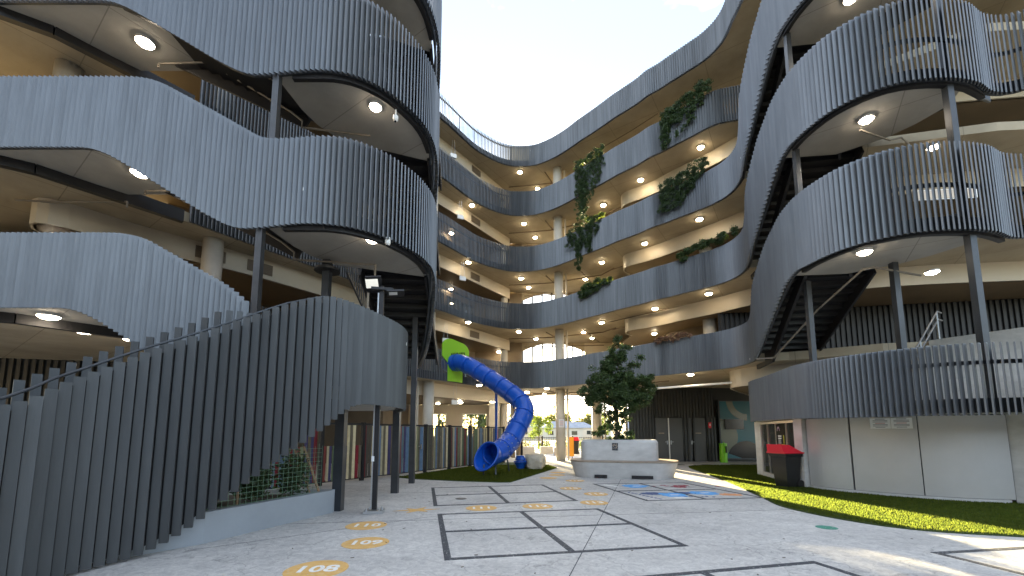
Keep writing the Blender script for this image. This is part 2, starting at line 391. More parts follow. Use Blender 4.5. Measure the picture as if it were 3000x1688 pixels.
def inside(x,y,P):
    c=False;j=len(P)-1
    for i in range(len(P)):
        if (P[i][1]>y)!=(P[j][1]>y) and x<(P[j][0]-P[i][0])*(y-P[i][1])/(P[j][1]-P[i][1])+P[i][0]: c=not c
        j=i
    return c
def blades(n,poly,bx,near):
    V=[];F=[];k=0
    while k<n:
        x=random.uniform(bx[0],bx[1]);y=bx[2]+(bx[3]-bx[2])*random.random()**near
        if not inside(x,y,poly): continue
        a=random.uniform(0,6.28);h=random.uniform(.024,.046);w=.004+.0006*y;dx=random.uniform(-.012,.012);dy=random.uniform(-.012,.012)
        c,s=math.cos(a)*w,math.sin(a)*w;i=len(V)
        V+=[(x-c,y-s,.018),(x+c,y+s,.018),(x+dx,y+dy,.02+h)];F.append((i,i+1,i+2));k+=1
    return V,F
V,F=blades(150000,turfR,(5.4,12,5.2,20.1),1.7); tag(mesh('grass',V,F,M['blade']),kind='stuff',cat='grass')
V,F=blades(45000,turfL,(-3.9,2,13.1,20),1.2); tag(mesh('grass',V,F,M['blade']),kind='stuff',cat='grass')
for o in list(COL.objects):
    if o.name.startswith('grass'): o['label']='short green turf blades covering the '+('right-hand lawn strip by the round room' if o.name=='grass' else 'left-hand lawn under the blue slide')

# ------------------------------------------------------------ painted courts and numbered discs
def court(label,c4,w,grp=None):
    A_,B_,C_,D_=[Vector(p) for p in c4]
    t=thing('four_square_court',label,'court marking',(A_.x,A_.y,0))
    b=B()
    for i,(p,q) in enumerate(((A_,B_),(B_,C_),(C_,D_),(D_,A_))):
        d=(q-p).normalized()*w/2; line(b,p-d,q+d,w,.0,.003+.0006*i)
    b.out('border_line',M['paint_dark'],t)
    b=B(); line(b,(A_+B_)/2,(D_+C_)/2,w,.0,.0056); line(b,(A_+D_)/2,(B_+C_)/2,w,.0,.0062); b.out('cross_line',M['paint_dark'],t)
    return t
court('black-lined four square court nearest the camera, centre foreground',[(-1.35,8.06),(1.70,8.62),(2.32,5.86),(-.77,5.24)],.085)
court('black-lined four square court behind the nearest one, drain cover in it',[(-2.2,11.9),(.88,12.6),(1.44,9.68),(-1.6,9.0)],.085)
c3=court('black-lined court holding blue and red painted lettering before the planter',[(2.45,12.8),(5.24,13.13),(5.89,10.1),(3.04,9.66)],.075)
court('black-lined court cut off by the bottom edge of the photo',[(.6,4.42),(3.54,5.12),(4.2,2.4),(1.2,1.8)],.085)
court('black-lined court cut off by the right edge of the photo',[(5.36,5.5),(8.2,6.0),(8.7,3.2),(5.8,2.7)],.085)
def text(s, size, m, parent, loc, rot=(0,0,0), name='lettering', ext=.0008, shear=0, font_w=0):
    cu=bpy.data.curves.new(name,'FONT'); cu.body=s; cu.size=size; cu.align_x='CENTER'; cu.align_y='CENTER'; cu.extrude=ext; cu.offset=font_w; cu.shear=shear; cu.resolution_u=3
    o=bpy.data.objects.new('tmp',cu); COL.objects.link(o)
    dg=bpy.context.evaluated_depsgraph_get(); me=bpy.data.meshes.new_from_object(o.evaluated_get(dg))
    bpy.data.objects.remove(o); me.materials.clear(); me.materials.append(m)
    q=bpy.data.objects.new(name,me); link(q,parent); q.location=Vector(loc)-base(parent); q.rotation_euler=rot; return q
def disc(x,y,r,s,label,rz=.12):
    t=thing('painted_disc',label,'floor marking',(x,y,0),'numbered discs winding over the paving')
    b=B(); b.cyl((x,y,0),r,.004,40); b.out('disc',M['paint_gold'],t)
    if s: text(s,r*.95,M['paint_white'],t,(x,y,.0052),(0,0,rz),'number',font_w=.008*r/.33)
disc(-2.17,4.86,.335,'108','ochre disc painted with the white number 108, nearest the camera')
disc(-2.02,6.0,.315,'109','ochre disc painted with the white number 109, second nearest the camera')
disc(-2.39,7.1,.325,'110','ochre disc painted with the white number 110, by the lamp post')
disc(-.62,8.72,.315,'111','ochre disc painted with the white number 111, between the two left courts')
disc(.53,8.93,.315,'112','ochre disc painted with the white number 112, right of disc 111 between the courts')
disc(1.79,9.38,.305,'113','ochre disc painted with the white number 113, nearest the corner of the second court')
disc(2.09,10.7,.30,'114','ochre disc painted with the white number 114, beside the left corner of the lettered court')
disc(1.61,11.78,.30,'115','ochre disc painted with the white number 115, halfway between courts and planter')
disc(2.01,13.66,.30,'116','ochre disc painted with the white number 116, beside the planter')
disc(1.23,14.5,.30,None,'worn ochre disc at the tip of the left lawn',)
disc(1.63,15.5,.30,None,'worn ochre disc, second one past the left lawn tip')
disc(1.77,16.5,.30,None,'worn ochre disc, third one past the left lawn tip')
disc(2.65,21.0,.30,None,'worn ochre disc far back near the round concrete column')
disc(2.38,24.0,.30,None,'worn ochre disc farthest back, past the round concrete column')
for x,wd in ((8.08,'leftmost'),(9.41,'second from left'),(10.83,'third from left'),(11.9,'rightmost')):
    b=B(); b.cyl((x,20.6,0),.26,.004,28); tag(b.out('dark_disc',M['paint_dark']),'dark round floor marking before the corrugated wall, '+wd+' of its row','floor marking','dark discs by the corrugated wall')
# ochre bird/star marking
b=B(); pts=[]
for k in range(14):
    a=k/14*2*math.pi; r=(.16,.36,.12,.42,.14,.30,.13)[k%7]; pts.append((-1.88+r*1.35*math.cos(a),8.5+r*.8*math.sin(a)))
b.prism(pts,0,.004); tag(b.out('painted_star',M['paint_gold']),'faded ochre star-like mark painted on the paving left of disc 111','floor marking')
b=B(); b.cyl((5.05,6.95,0),.15,.004,30); tag(b.out('green_spot',M['paint_green']),'small green painted oval on the paving near the right lawn','floor marking')
b=B(); b.cyl((-1.18,9.95,0),.13,.006,24); b.box((-1.18,9.95,.007),(.16,.012,.003),.3); b.box((-1.18,9.95,.0085),(.012,.16,.002),.3)
tag(b.out('drain_cover',M['steel']),'small round metal drain cover inside the second court','drain cover')
# prints within the court
def blob(b,x,y,rx,ry,n=11,seed=1,z=.0035):
    rnd=random.Random(seed); P=[]
    for k in range(n*2):
        a=k/n*math.pi; f=rnd.uniform(.72,1.12); P.append((x+rx*f*math.cos(a),y+ry*f*math.sin(a)))
    b.prism(P,0,z)
def patch(name,m,*a,**k):
    b=B(); blob(b,*a,**k); b.out(name,m,c3)
patch('blue_patch',M['paint_blue'],3.55,12.3,.42,.36,seed=2); patch('blue_patch',M['paint_blue'],4.85,10.9,.42,.34,seed=3); patch('blue_patch',M['paint_blue'],3.95,10.55,.34,.36,seed=5,z=.0048)
patch('navy_patch',M['paint_navy'],3.62,10.78,.40,.24,seed=6,z=.0036); patch('navy_patch',M['paint_navy'],4.32,10.9,.26,.2,seed=7,z=.0036)
patch('orange_patch',M['paint_orange'],5.4,10.6,.30,.22,seed=8)
rnd=random.Random(9)
for k in range(24):
    b=B(); b.box((4.75+rnd.gauss(0,.32),12.25+rnd.gauss(0,.24),.002),(.16,.09,.0042+.0001*k),rnd.uniform(0,3)); b.out('maroon_dash',M['paint_red'],c3)
for x,y,w_,h_,a_ in ((2.78,12.45,.42,.20,-.9),(4.0,10.12,.34,.10,.1),(2.95,12.15,.18,.10,-.9)):
    b=B(); b.box((x,y,.002),(w_,h_,.004),a_); b.out('white_patch',M['paint_white'],c3)
for k in range(9):
    b=B(); b.box((3.0+.052*k,11.0-.135*k,.002),(.055,.10,.004),-.35+.4*(k%3)); b.out('navy_dash',M['paint_navy'],c3)
for k in range(6):
    b=B(); b.box((4.15+.13*k,10.25+.05*math.sin(k*2),.002),(.09,.06,.004),.2*k); b.out('navy_dash',M['paint_navy'],c3)
for x,y in ((3.58,12.28),(4.9,10.9),(4.0,10.55)):
    for dx,dy,w_ in ((0,0,.30),(.02,.07,.22),(-.03,-.07,.2)):
        b=B(); b.box((x+dx,y+dy,.003),(w_,.03,.0045),.15); b.out('white_dash',M['paint_white'],c3)

rnd=random.Random(31); b=B()
for k in range(90):
    x,y=rnd.uniform(-4,6),rnd.uniform(3.2,14); b.box((x,y,.006),(rnd.uniform(.015,.05),rnd.uniform(.008,.02),.004),rnd.uniform(0,3))
tag(b.out('leaf_litter',M['bark']),'tiny dry leaves and crumbs scattered over the paving','litter',kind='stuff')

# ------------------------------------------------------------ the school building round the court
SL=[4.0,7.4,10.8,14.2]         # slab soffit heights, roof at 17.3
ROOF=17.3
az=[-.18+.68/23*i for i in range(24)]
YY=[19.6,20.3,21.1,21.9,22.5,23.0,23.3,23.35,23.25,22.9,22.4,21.8,21.15,20.6,20.05,19.5,19.05,18.6,18.1,17.75,17.35,16.98,16.62,16.27]
CEN=[(a*y,y) for a,y in zip(az,YY)]
LW=[(-9.0,11.2),(-7.6,13.5),(-6.2,15.7),(-5.0,17.6)]
RW=[(8.42,15.75),(8.52,15.2),(8.45,14.5)]
EDGE=LW+CEN+RW
EDGE4=LW+CEN+[(8.5,15.98),(9.1,15.8),(10.2,15.5)]
EDGEs=[tuple(p) for p in smooth_path(EDGE,.3)]
bldg=thing('school_building','four-storey concrete school building curving round the back of the court','building',(0,24,0))
def slab(name,zb,th,edge,m=M['soffit'],ext=[(9.5,14.2),(11.5,12.8),(15,12.0),(30,11.0)]):
    poly=[(-30,9.0),(-14,6.6),(-11.5,8.0),(-10.0,9.6)]+edge+ext+[(30,26.9),(30,27.0),(6.8,27.0),(4.6,27.4),(2.6,27.4),(0,27.0),(-30,27.0)]
    b=B(); b.prism(poly,zb,zb+th); return b.out(name,m,bldg)
inner=offset([(x,y) for x,y in EDGEs],.10)
inner4=offset([tuple(p) for p in smooth_path(EDGE4,.3)],.10)
for z in SL: slab('floor_slab',z,.28,[p[:2] for p in (inner4 if z==14.2 else inner)],ext=[(10.6,15.0),(15,12.0),(30,11)] if z==14.2 else [(9.5,14.2),(11.5,12.8),(15,12.0),(30,11.0)])
slab('roof_slab',ROOF,.35,[p[:2] for p in inner],ext=[(8.52,13.9),(8.4,12.6),(8.3,11.4),(8.7,10.3),(9.6,9.4),(12,9.0),(30,9.0)])
def central_fins(zb,zt,edge,name,label):
    P=resample(smooth_path(edge,.1),.105); b=B()
    for i,p in enumerate(P):
        a=tang(P,i)+R(38); c,s=math.cos(a)*.0625,math.sin(a)*.0625; nx,ny=-math.sin(a)*.013,math.cos(a)*.013
        V=[(p[0]-c-nx,p[1]-s-ny),(p[0]+c-nx,p[1]+s-ny),(p[0]+c+nx,p[1]+s+ny),(p[0]-c+nx,p[1]-s+ny)]
        b.add([(x,y,z) for z in (zb,zt) for x,y in V],[(0,3,2,1),(4,5,6,7),(0,1,5,4),(1,2,6,5),(2,3,7,6),(3,0,4,7)])
    t=thing(name,label,'balustrade',(1,23,zb))
    o=b.out('slat_run',M['fin_far'],t); o['kind']='stuff'
    Pc=resample(smooth_path(edge,.2),.4)
    for nm,lo,hi in (('kerb_plate',zb+.03,zb+.40),('top_rail',zb+1.18,zb+1.25)):
        V,F=strip(Pc,lambda p:lo,lambda p:hi,.05,.085); mesh(nm,V,F,M['steel'],t)
    # posts of the mesh panels behind the fins
    pb=B()
    for p in offset(resample(smooth_path(edge,.2),1.25),.11): pb.box((p[0],p[1],zb+.62),(.045,.045,1.2))
    pb.out('post',M['black'],t)['kind']='stuff'
    return t
lab=['lowest','second lowest','third lowest','fourth lowest']
for k,z in enumerate(SL): central_fins(z,z+1.5,EDGE if k<3 else EDGE4,'slatted_balustrade',lab[k]+' charcoal slatted balustrade along the curved back gallery')
central_fins(ROOF,ROOF+1.3,[(-9.6,10.4)]+EDGE[1:]+[(8.43,13.9),(8.3,12.6),(8.2,11.4),(8.6,10.2),(9.5,9.2)],'roof_screen','charcoal slatted screen along the roof edge against the sky')
# bulkheads
bulkL=[(-12.5,11.0),(-12.35,10.25),(-11.9,9.95),(-11.4,10.25),(-10.7,11.25),(-9.95,12.1),(-8.9,13.2),(-7.6,15.0),(-5.6,18.2),(-4.0,20.7),(-2.3,23.1),(-.15,26.3)]
bulkR=[(6.4,22.1),(6.0,21.7),(5.88,21.2),(6.1,20.8),(6.7,20.35),(7.3,19.75),(8.0,18.85),(8.95,17.8),(9.8,16.6),(10.8,15.6),(12.2,14.9),(15,14.2),(22,13.4)]
bulkG=[(12.5,21.4),(10.6,19.2),(9.3,17.6),(8.85,16.9),(8.8,16.4),(9.0,15.8),(9.5,15.2),(10.6,14.5),(13,13.8),(22,13.2)]
def bulk(path,z,dep,name='bulkhead',col=M['plaster'],left=True):
    P=smooth_path(path,.25); V,F=strip(P,lambda p:z-dep,lambda p:z+.01,.12,0); o=mesh(name,V,F,col,bldg,smooth=False); return o
for i,z in enumerate(SL+[ROOF]):
    bL=bulkL[6:] if z==4.0 else bulkL
    bulk(bL,z,.66)
    if z==4.0: bulk(bulkG,z,.68)
    elif z<ROOF: bulk(bulkR,z,.68)
    # lower soffits
    polyL=[p[:2] for p in offset(smooth_path(bL,.4),.06)]+[(-.2,26.9)]+([(-8.9,26.9)] if z==4.0 else [(-30,26.9),(-30,12)])
    b=B(); b.prism(polyL,z-.66,z-.60); b.out('lower_soffit',M['brown'],bldg)
    if z<ROOF:
        polyR=[p[:2] for p in offset(smooth_path(bulkG if z==4.0 else bulkR,.4),.06)]+([(29,13),(29,21.4)] if z==4.0 else [(29,13),(29,26.9),(6.4,26.9)])
        b=B(); b.prism(polyR,z-.68,z-.62); b.out('lower_soffit',M['brown'],bldg)
# room walls behind the bulkheads
def wall(path,z0,z1,m,th=.12,name='wall'):
    P=[tuple(p) for p in path]; V,F=strip(P,lambda p:z0,lambda p:z1,th,0); return mesh(name,V,F,m,bldg)
for z0,z1 in ((4.28,6.8),(7.68,10.2),(11.08,13.6),(14.48,16.7)):
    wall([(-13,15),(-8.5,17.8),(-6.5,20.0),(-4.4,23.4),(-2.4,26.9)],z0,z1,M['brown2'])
    wall([(8.1,26.9),(8.1,21.6),(9.0,20.3),(10.4,18.6),(12,17.6),(16,17.0),(29,16.2)],z0,z1,M['brown'])
# windows in the left-hand room walls (frames with panes)
for zc in (5.35,8.75,12.15):
    for (x,y) in ((-5.3,21.75),(-4.4,23.15),(-3.6,24.6),(-2.9,25.9)):
        d=math.atan2(3.4,2.05)
        b=B(); b.box((x+.10,y-.08,zc),(1.25,.06,1.7),d); f=b.out('window',M['steel'],bldg)
        b=B(); b.box((x+.14,y-.105,zc),(1.1,.03,1.5),d); b.out('pane',M['glass'],f)
# vents on the bulkheads
def pathpt(P,s):
    acc=0
    for a,b in zip(P,P[1:]):
        L=math.hypot(b[0]-a[0],b[1]-a[1])
        if acc+L>=s:
            t=(s-acc)/L; return a[0]+(b[0]-a[0])*t,a[1]+(b[1]-a[1])*t,math.atan2(b[1]-a[1],b[0]-a[0])
        acc+=L
PL=smooth_path(bulkL,.2)
for z in (7.4,10.8,14.2,17.3):
    for s in (5.0,6.4,13.6,18.0):
        x,y,a=pathpt(PL,s)
        v=B(); v.box((x+math.sin(a)*.02,y-math.cos(a)*.02,z-.33),(.78,.04,.36),a); vo=v.out('vent',M['vent'],bldg)
        lv=B()
        for k in range(6): lv.box((x+math.sin(a)*.045,y-math.cos(a)*.045,z-.47+.056*k),(.72,.012,.03),a)
        lv.out('louvre',M['brown2'],vo)
# round columns
def column(x,y,z0,z1,r,cat='column'):
    b=B(); b.cyl((x,y,z0),r,z1-z0,28); return b.out('column',M['colmn'],bldg,smooth=False)
def column_all(x,y,r,zs=((0,4.0),(4.28,7.4),(7.68,10.8),(11.08,14.2),(14.48,17.3))):
    for a,b_ in zs:
        c=column(x,y,a,b_,r); c.data.polygons.foreach_set('use_smooth',[len(p.vertices)==4 for p in c.data.polygons])
column_all(2.72,23.62,.26); column_all(-4.0,20.05,.26)
column_all(9.1,18.9,.28,((4.28,7.4),(7.68,10.8),(11.08,14.2))); column_all(-9.15,12.3,.27)
column_all(-11.3,9.75,.27,((7.68,10.8),(11.08,14.2)))
column_all(-.5,26.2,.22); 
# far ground column seen through the opening (golden in the sun)
column_all(5.35,26.6,.30,((0,4.0),))
def dpipe(x,y,zs,r=.055,m=None):
    b=B()
    for a,c in zs: b.cyl((x,y,a),r,c-a,12)
    b.out('downpipe',m or M['downpipe'],bldg,smooth=False)
dpipe(3.16,23.75,((0,4.0),(4.28,7.4),(7.68,10.8),(11.08,14.2),(14.48,17.3)))
dpipe(-4.5,19.95,((0,4.0),(4.28,7.4),(7.68,10.8)))
dpipe(5.85,26.5,((0,4.0),),.05)
# rear gallery screen: parapets, mullions, arched heads
for z in SL:
    b=B(); b.prism([(.6,27.05),(6.6,27.05),(6.6,27.2),(.6,27.2)],z+.28,z+1.35); b.out('rear_parapet',M['brown'],bldg)
    for x in (.7,1.35,2.0,2.65,3.3,3.95,4.6):
        q=B(); q.box((x,27.12,z+2.1),(.09,.10,2.6)); q.out('mullion',M['black'],bldg)
    b=B(); b.prism([(4.75,27.05),(8.3,27.05),(8.3,27.2),(4.75,27.2)],z+1.35,z+3.42); b.out('rear_wall',M['plaster'],bldg)
    b=B(); b.prism([(-3,27.05),(.65,27.05),(.65,27.2),(-3,27.2)],z+.28,z+3.42); b.out('rear_wall',M['brown'],bldg)
    # arch head
    n=14; V=[]; F=[]
    for k in range(n+1):
        t=k/n; x=.65+4.1*t; zz=z+3.42-.55*(2*t-1)**2
        for yy in (27.06,27.19): V+=[(x,yy,zz-.03),(x,yy,z+3.44)]
    for k in range(n):
        a=4*k;c=a+4
        F+=[(a,c,c+1,a+1),(a+2,a+3,c+3,c+2),(a,a+2,c+2,c)]
    mesh('arch_head',V,F,M['soffit'],bldg)
# ground floor rear: arch head over the opening, walls either side
n=16; V=[];F=[]
for k in range(n+1):
    t=k/n; x=-.55+7.0*t; zz=4.0-.75*abs(2*t-1)**3
    for yy in (27.0,27.2): V+=[(x,yy,zz-.02),(x,yy,4.02)]
for k in range(n):
    a=4*k;c=a+4; F+=[(a,c,c+1,a+1),(a+2,a+3,c+3,c+2),(a,a+2,c+2,c)]
mesh('arch_head',V,F,M['soffit'],bldg)
b=B()
for x0,x1 in ((-30,-9.2),(-8.0,-5.1),(-4.2,-3.2),(-1.6,-.6)): b.prism([(x0,27.0),(x1,27.0),(x1,27.2),(x0,27.2)],0,3.34)
for x0,x1 in ((-9.2,-8.0),(-5.1,-4.2),(-3.2,-1.6)): b.prism([(x0,27.0),(x1,27.0),(x1,27.2),(x0,27.2)],0,1.3); b.prism([(x0,27.0),(x1,27.0),(x1,27.2),(x0,27.2)],2.75,3.34)
b.out('rear_wall',M['plaster'],bldg)
for x0,x1 in ((-9.2,-8.0),(-5.1,-4.2),(-3.2,-1.6)):
    f=B(); f.bar((x0,26.98,1.3),(x1,26.98,1.3),.06); f.bar((x0,26.98,2.75),(x1,26.98,2.75),.06); f.bar((x0+.03,26.98,1.3),(x0+.03,26.98,2.75),.06); f.bar((x1-.03,26.98,1.3),(x1-.03,26.98,2.75),.06)
    fo=f.out('window',M['white'],bldg); gp=B(); gp.box(((x0+x1)/2,27.05,2.02),(x1-x0,.012,1.45)); gp.out('pane',M['clear'],fo)
# mid room on the left at ground level: dark recess and cream walls
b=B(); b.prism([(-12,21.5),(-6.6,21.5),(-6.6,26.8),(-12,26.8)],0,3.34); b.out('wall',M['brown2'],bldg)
b=B(); b.prism([(-1.35,24.6),(-.75,24.6),(-.75,26.9),(-1.35,26.9)],0,3.34); b.out('wall',M['plaster'],bldg)
for x in (-.45,.05,.4):
    b=B(); b.box((x,26.7,1.9),(.16,.5,3.8),.3); b.out('pillar',M['plaster'] if x<0 else M['brown'],bldg)
# corrugated wall at the right with doors
def corrugated(name,p,q,z0,z1,parent,m,pitch=.17,dep=.05):
    p=Vector(p);q=Vector(q);d=(q-p);L=d.length;d/=L;nrm=Vector((d.y,-d.x));n=int(L/pitch);V=[];F=[]
    prof=[(0,0),(.3,0),(.4,1),(.9,1)]
    for k in range(n):
        for t,h in prof:
            c=p+d*((k+t)*pitch)+nrm*(h*dep); V+=[(c.x,c.y,z0),(c.x,c.y,z1)]
    for i in range(len(V)//2-1): F.append((2*i,2*i+2,2*i+3,2*i+1))
    return mesh(name,V,F,m,parent)
corrugated('corrugated_wall',(6.35,26.9),(6.35,22.95),0,4.0,bldg,M['corr'])
corrugated('corrugated_wall',(6.35,22.9),(7.75,22.9),0,4.0,bldg,M['corr'])
corrugated('corrugated_wall',(7.75,22.9),(11.15,22.9),2.37,4.0,bldg,M['corr'])
corrugated('corrugated_wall',(9.75,22.9),(10.0,22.9),0,2.37,bldg,M['corr'])
corrugated('corrugated_wall',(9.28,22.9),(9.62,22.9),0,2.37,bldg,M['corr'])
corrugated('corrugated_wall',(10.55,22.9),(11.15,22.9),0,2.37,bldg,M['corr'])
b=B(); b.prism([(6.45,23.05),(20,23.05),(20,23.2),(6.45,23.2)],0,4.0); b.out('wall',M['corr'],bldg)
def door(x0,x1,hx,lab=None,tx=None):
    b=B(); b.box(((x0+x1)/2,22.93,1.17),(x1-x0,.06,2.33)); d=b.out('door',M['door'],bldg)
    h=B(); h.box((hx,22.88,1.02),(.05,.04,.20)); h.bar((hx,22.86,1.05),(hx+(.12 if hx<(x0+x1)/2 else -.12),22.86,1.05),.025); h.out('handle',M['galv'],d)
    if tx:
        s=B(); s.box((tx,22.895,1.52),(.30,.012,.05)); s.out('door_sign',M['bench'],d)
    return d
door(7.78,8.47,8.40,tx=8.1); door(8.53,9.25,8.60)
b=B(); b.box((8.50,22.92,1.17),(.05,.10,2.33)); b.out('door_strip',M['white'],bldg)
door(10.0-.38,10.5,9.72,tx=10.1)
b=B(); b.box((10.72,22.84,1.95),(.13,.03,.30)); o=b.out('fire_sign',M['binred']); tag(o,'small red fire sign on the dark corrugated wall right of the doors','sign')
b=B(); b.box((10.72,22.82,1.97),(.06,.012,.12)); b.out('symbol',M['white'],o)
# teal mural window with a screen
t=thing('mural_window','teal and cream printed window behind a black screen, right of corrugated wall','window',(12,22.8,0))
b=B(); b.box((12.2,22.86,1.72),(2.0,.04,3.1)); b.out('print_panel',M['teal'],t)
b=B(); P=[(11.25+1.0*0,3.1)]
def vdisc(cx,cz,r,y,a0,a1,n=24,r0=0):
    V=[];F=[]
    for k in range(n+1):
        a=a0+(a1-a0)*k/n
        V+=[(cx+r*math.cos(a),y,cz+r*math.sin(a)),(cx+r0*math.cos(a),y,cz+r0*math.sin(a))]
    for k in range(n): F.append((2*k,2*k+2,2*k+3,2*k+1))
    return V,F
V,F=vdisc(11.25,1.35,.95,22.832,-1.3,1.6,24,0); mesh('pale_disc',V,F,M['pale'],t)
V,F=vdisc(12.75,3.3,1.1,22.832,3.14,4.71,24,.75); mesh('pale_arc',V,F,M['pale'],t)
V,F=vdisc(12.6,.1,1.0,22.82,0.2,2.8,24,0); mesh('dark_shape',V,F,M['screen'],t)
b=B(); b.box((12.0,22.76,2.0),(1.0,.06,.55)); b.out('screen',M['screen'],t)
b=B()
for (a,c) in (((11.2,22.8,.15),(13.2,22.8,.15)),((11.2,22.8,3.28),(13.2,22.8,3.28)),((11.22,22.8,.15),(11.22,22.8,3.28))): b.bar(a,c,.07)
b.out('frame',M['steel'],t)
# ceiling conduits on the gallery soffits
def pipe(pts,r,m=None,parent=None,name='conduit'):
    b=B(); b.tube(pts,r,8); return b.out(name,m or M['pipedark'],parent or bldg)
for z in SL+[ROOF]:
    zc=z-.12
    pipe([(-.2,25.3,zc),(2.4,24.9,zc),(5.2,23.6,zc),(5.7,22.6,zc)],.035)
    pipe([(2.0,23.8,zc+.03),(3.4,26.6,zc+.03)],.035)
    pipe([(4.0,23.2,zc+.03),(5.6,26.4,zc+.03)],.03)
    pipe([(5.5,22.6,zc-.1),(6.2,21.9,zc-.1),(7.0,21.6,zc-.1)],.028)
    pipe([(.8,26.6,zc-.25),(5.8,26.0,zc-.25)],.03)
for z in (4.0,7.4,17.3):
    pipe([(4.6,22.0,z-.1),(6.2,20.3,z-.1),(7.2,19.1,z-.1)],.022)
pipe([(5.9,18.5,3.45),(8.0,17.2,3.5),(9.6,16.2,3.55)],.045,M['white'],name='tube_rail')

# ceiling lights -------------------------------------------------
LC=[0]
def light(x,y,z,label,r=.15,cool=False):
    r=r*.88
    t=thing('ceiling_light',label,'light',(x,y,z),'round ceiling lights under the galleries')
    b=B(); b.cyl((x,y,z-.06),r*1.08,.06,24); b.out('housing',M['white'],t)
    V=[];F=[];n=20
    for k in range(n): V.append((x+r*math.cos(2*math.pi*k/n),y+r*math.sin(2*math.pi*k/n),z-.065))
    V2=[(x+r*.72*math.cos(2*math.pi*k/n),y+r*.72*math.sin(2*math.pi*k/n),z-.105) for k in range(n)]
    F=[(k,n+k,n+(k+1)%n,(k+1)%n) for k in range(n)]+[tuple(n+k for k in range(n))]
    F=[f[::-1] for f in F]; F=[(k,(k+1)%n,n+(k+1)%n,n+k) for k in range(n)]+[tuple(n+k for k in range(n))[::-1]]
    mesh('diffuser',V+V2,F,M['lampcool'] if cool else M['lamp'],t)
def lab_l(lv,where): return 'lit round light on the %s ceiling, %s'%(lv,where)
lv={4.0:'ground floor',7.4:'first floor',10.8:'second floor',14.2:'third floor',17.3:'top floor'}
G=[(4.0,-1.67,21.19,'over the slide'),(4.0,7.43,17.31,'in front of the dark doors'),(4.0,1.9,22.8,'left of the round column'),(4.0,.9,24.9,'far left of the opening'),(4.0,2.0,25.9,'deep behind the round column'),
(7.4,-2.32,21.68,'left behind the balustrade'),(7.4,.39,23.8,'at the corner'),(7.4,1.49,25.59,'deep at the corner'),(7.4,4.77,21.77,'above the tree'),(7.4,4.16,23.81,'right of the round column'),(7.4,6.73,19.24,'by the curved bulkhead nose'),(7.4,8.27,17.12,'nearest the right stair'),(7.4,4.95,25.34,'deepest right of the column'),
(10.8,-2.37,21.93,'left behind the balustrade'),(10.8,.55,24.3,'at the corner'),(10.8,1.06,25.91,'deep at the corner'),(10.8,6.5,19.65,'by the curved bulkhead nose'),(10.8,4.88,21.93,'right of the hanging creeper'),(10.8,4.43,24.43,'deepest right of the column'),(10.8,8.14,17.31,'nearest the right stair'),
(14.2,-4.12,22.3,'far left behind the column'),(14.2,-2.23,22.14,'left behind the balustrade'),(14.2,.73,24.23,'at the corner'),(14.2,1.5,26,'deep at the corner'),(14.2,6.46,19.79,'by the curved bulkhead nose'),(14.2,5.09,22.13,'right of the hanging creeper'),(14.2,8.39,17.37,'nearest the right stair'),
(17.3,.48,23.84,'at the corner'),(17.3,1.65,25.57,'deep at the corner')]
for z,x,y,w in G: light(x,y,z,lab_l(lv[z],w))
for z,x,y,w in [(6.74,-2.96,26.0,'under the lowered soffit behind the slide'),(6.74,-.85,26.4,'under the lowered soffit right of the slide'),(10.14,-3.65,24.3,'under the lowered soffit at left'),(13.54,-3.65,24.1,'under the lowered soffit at left'),(6.72,7.4,21.4,'under the lowered soffit behind the tree'),
 (3.34,-4.4,24.9,'far left over the colourful fence'),(3.34,-2.9,22.9,'over the middle of the colourful fence'),(3.34,-3.0,24.3,'second one over the middle of the colourful fence'),(3.34,-1.1,23.6,'over the right end of the colourful fence'),(3.34,-6.4,19.0,'seen under the lowest stair landing')]:
    light(x,y,z,'lit round light '+w+' at %.1f m height'%z if False else 'lit round light '+w+({6.74:', first floor',10.14:', second floor',13.54:', third floor',6.72:', first floor',3.34:', ground floor'}[z]))
# hanging exit signs
for k,(x,y,z,l) in enumerate([(-3.15,21.0,16.3,'topmost'),(-2.75,21.2,12.95,'second from the top'),(-2.6,21.3,9.6,'third from the top'),(-3.3,20.5,6.1,'fourth from the top'),(-2.85,20.9,3.05,'lowest')]):
    t=thing('hanging_sign',l+' small white box sign hanging from the left gallery ceiling','sign',(x,y,z),'hanging box signs on the left gallery')
    b=B(); b.box((x,y,z),(.34,.10,.22),.5); b.out('box',M['white'],t)
    b=B(); b.bar((x-.1,y,z+.11),(x-.05,y,z+.9),.012); b.bar((x+.1,y,z+.11),(x+.05,y,z+.9),.012); b.out('rod',M['galv'],t)

# ------------------------------------------------------------ left stair tower
TL=[(-15,8.05,7.36,8.95),(-11,8.05,7.36,8.95),(-9.4,8.05,7.36,8.95),(-8.75,8.05,7.34,8.95),(-8.3,8.05,7.2,8.95),(-7.8,8.05,6.92,8.93),(-7.4,8.05,6.67,8.83),(-7.0,8.05,6.42,8.62),(-6.2,8.05,5.92,8.17),(-5.6,8.05,5.63,7.82),(-5.15,8.05,5.61,7.58),(-4.7,8.05,5.66,7.55),(-4.3,8.05,5.70,7.58),(-3.84,8.06,5.7,7.61),(-3.41,8.17,5.7,7.63),(-3.05,8.38,5.7,7.63),(-2.71,8.7,5.7,7.63),(-2.45,9.1,5.7,7.63),(-2.25,9.5,5.7,7.63),(-2.12,10.0,5.7,7.63),(-2.09,10.6,5.7,7.63),(-2.16,11.3,5.5,7.45),(-2.4,12.3,4.95,6.9),(-2.75,13.4,4.3,6.3),(-3.1,14.4,4.0,5.8),(-3.6,16.0,4.0,5.6)]
def shift(P,dz): return [(x,y,a+dz,b+dz) for x,y,a,b in P]
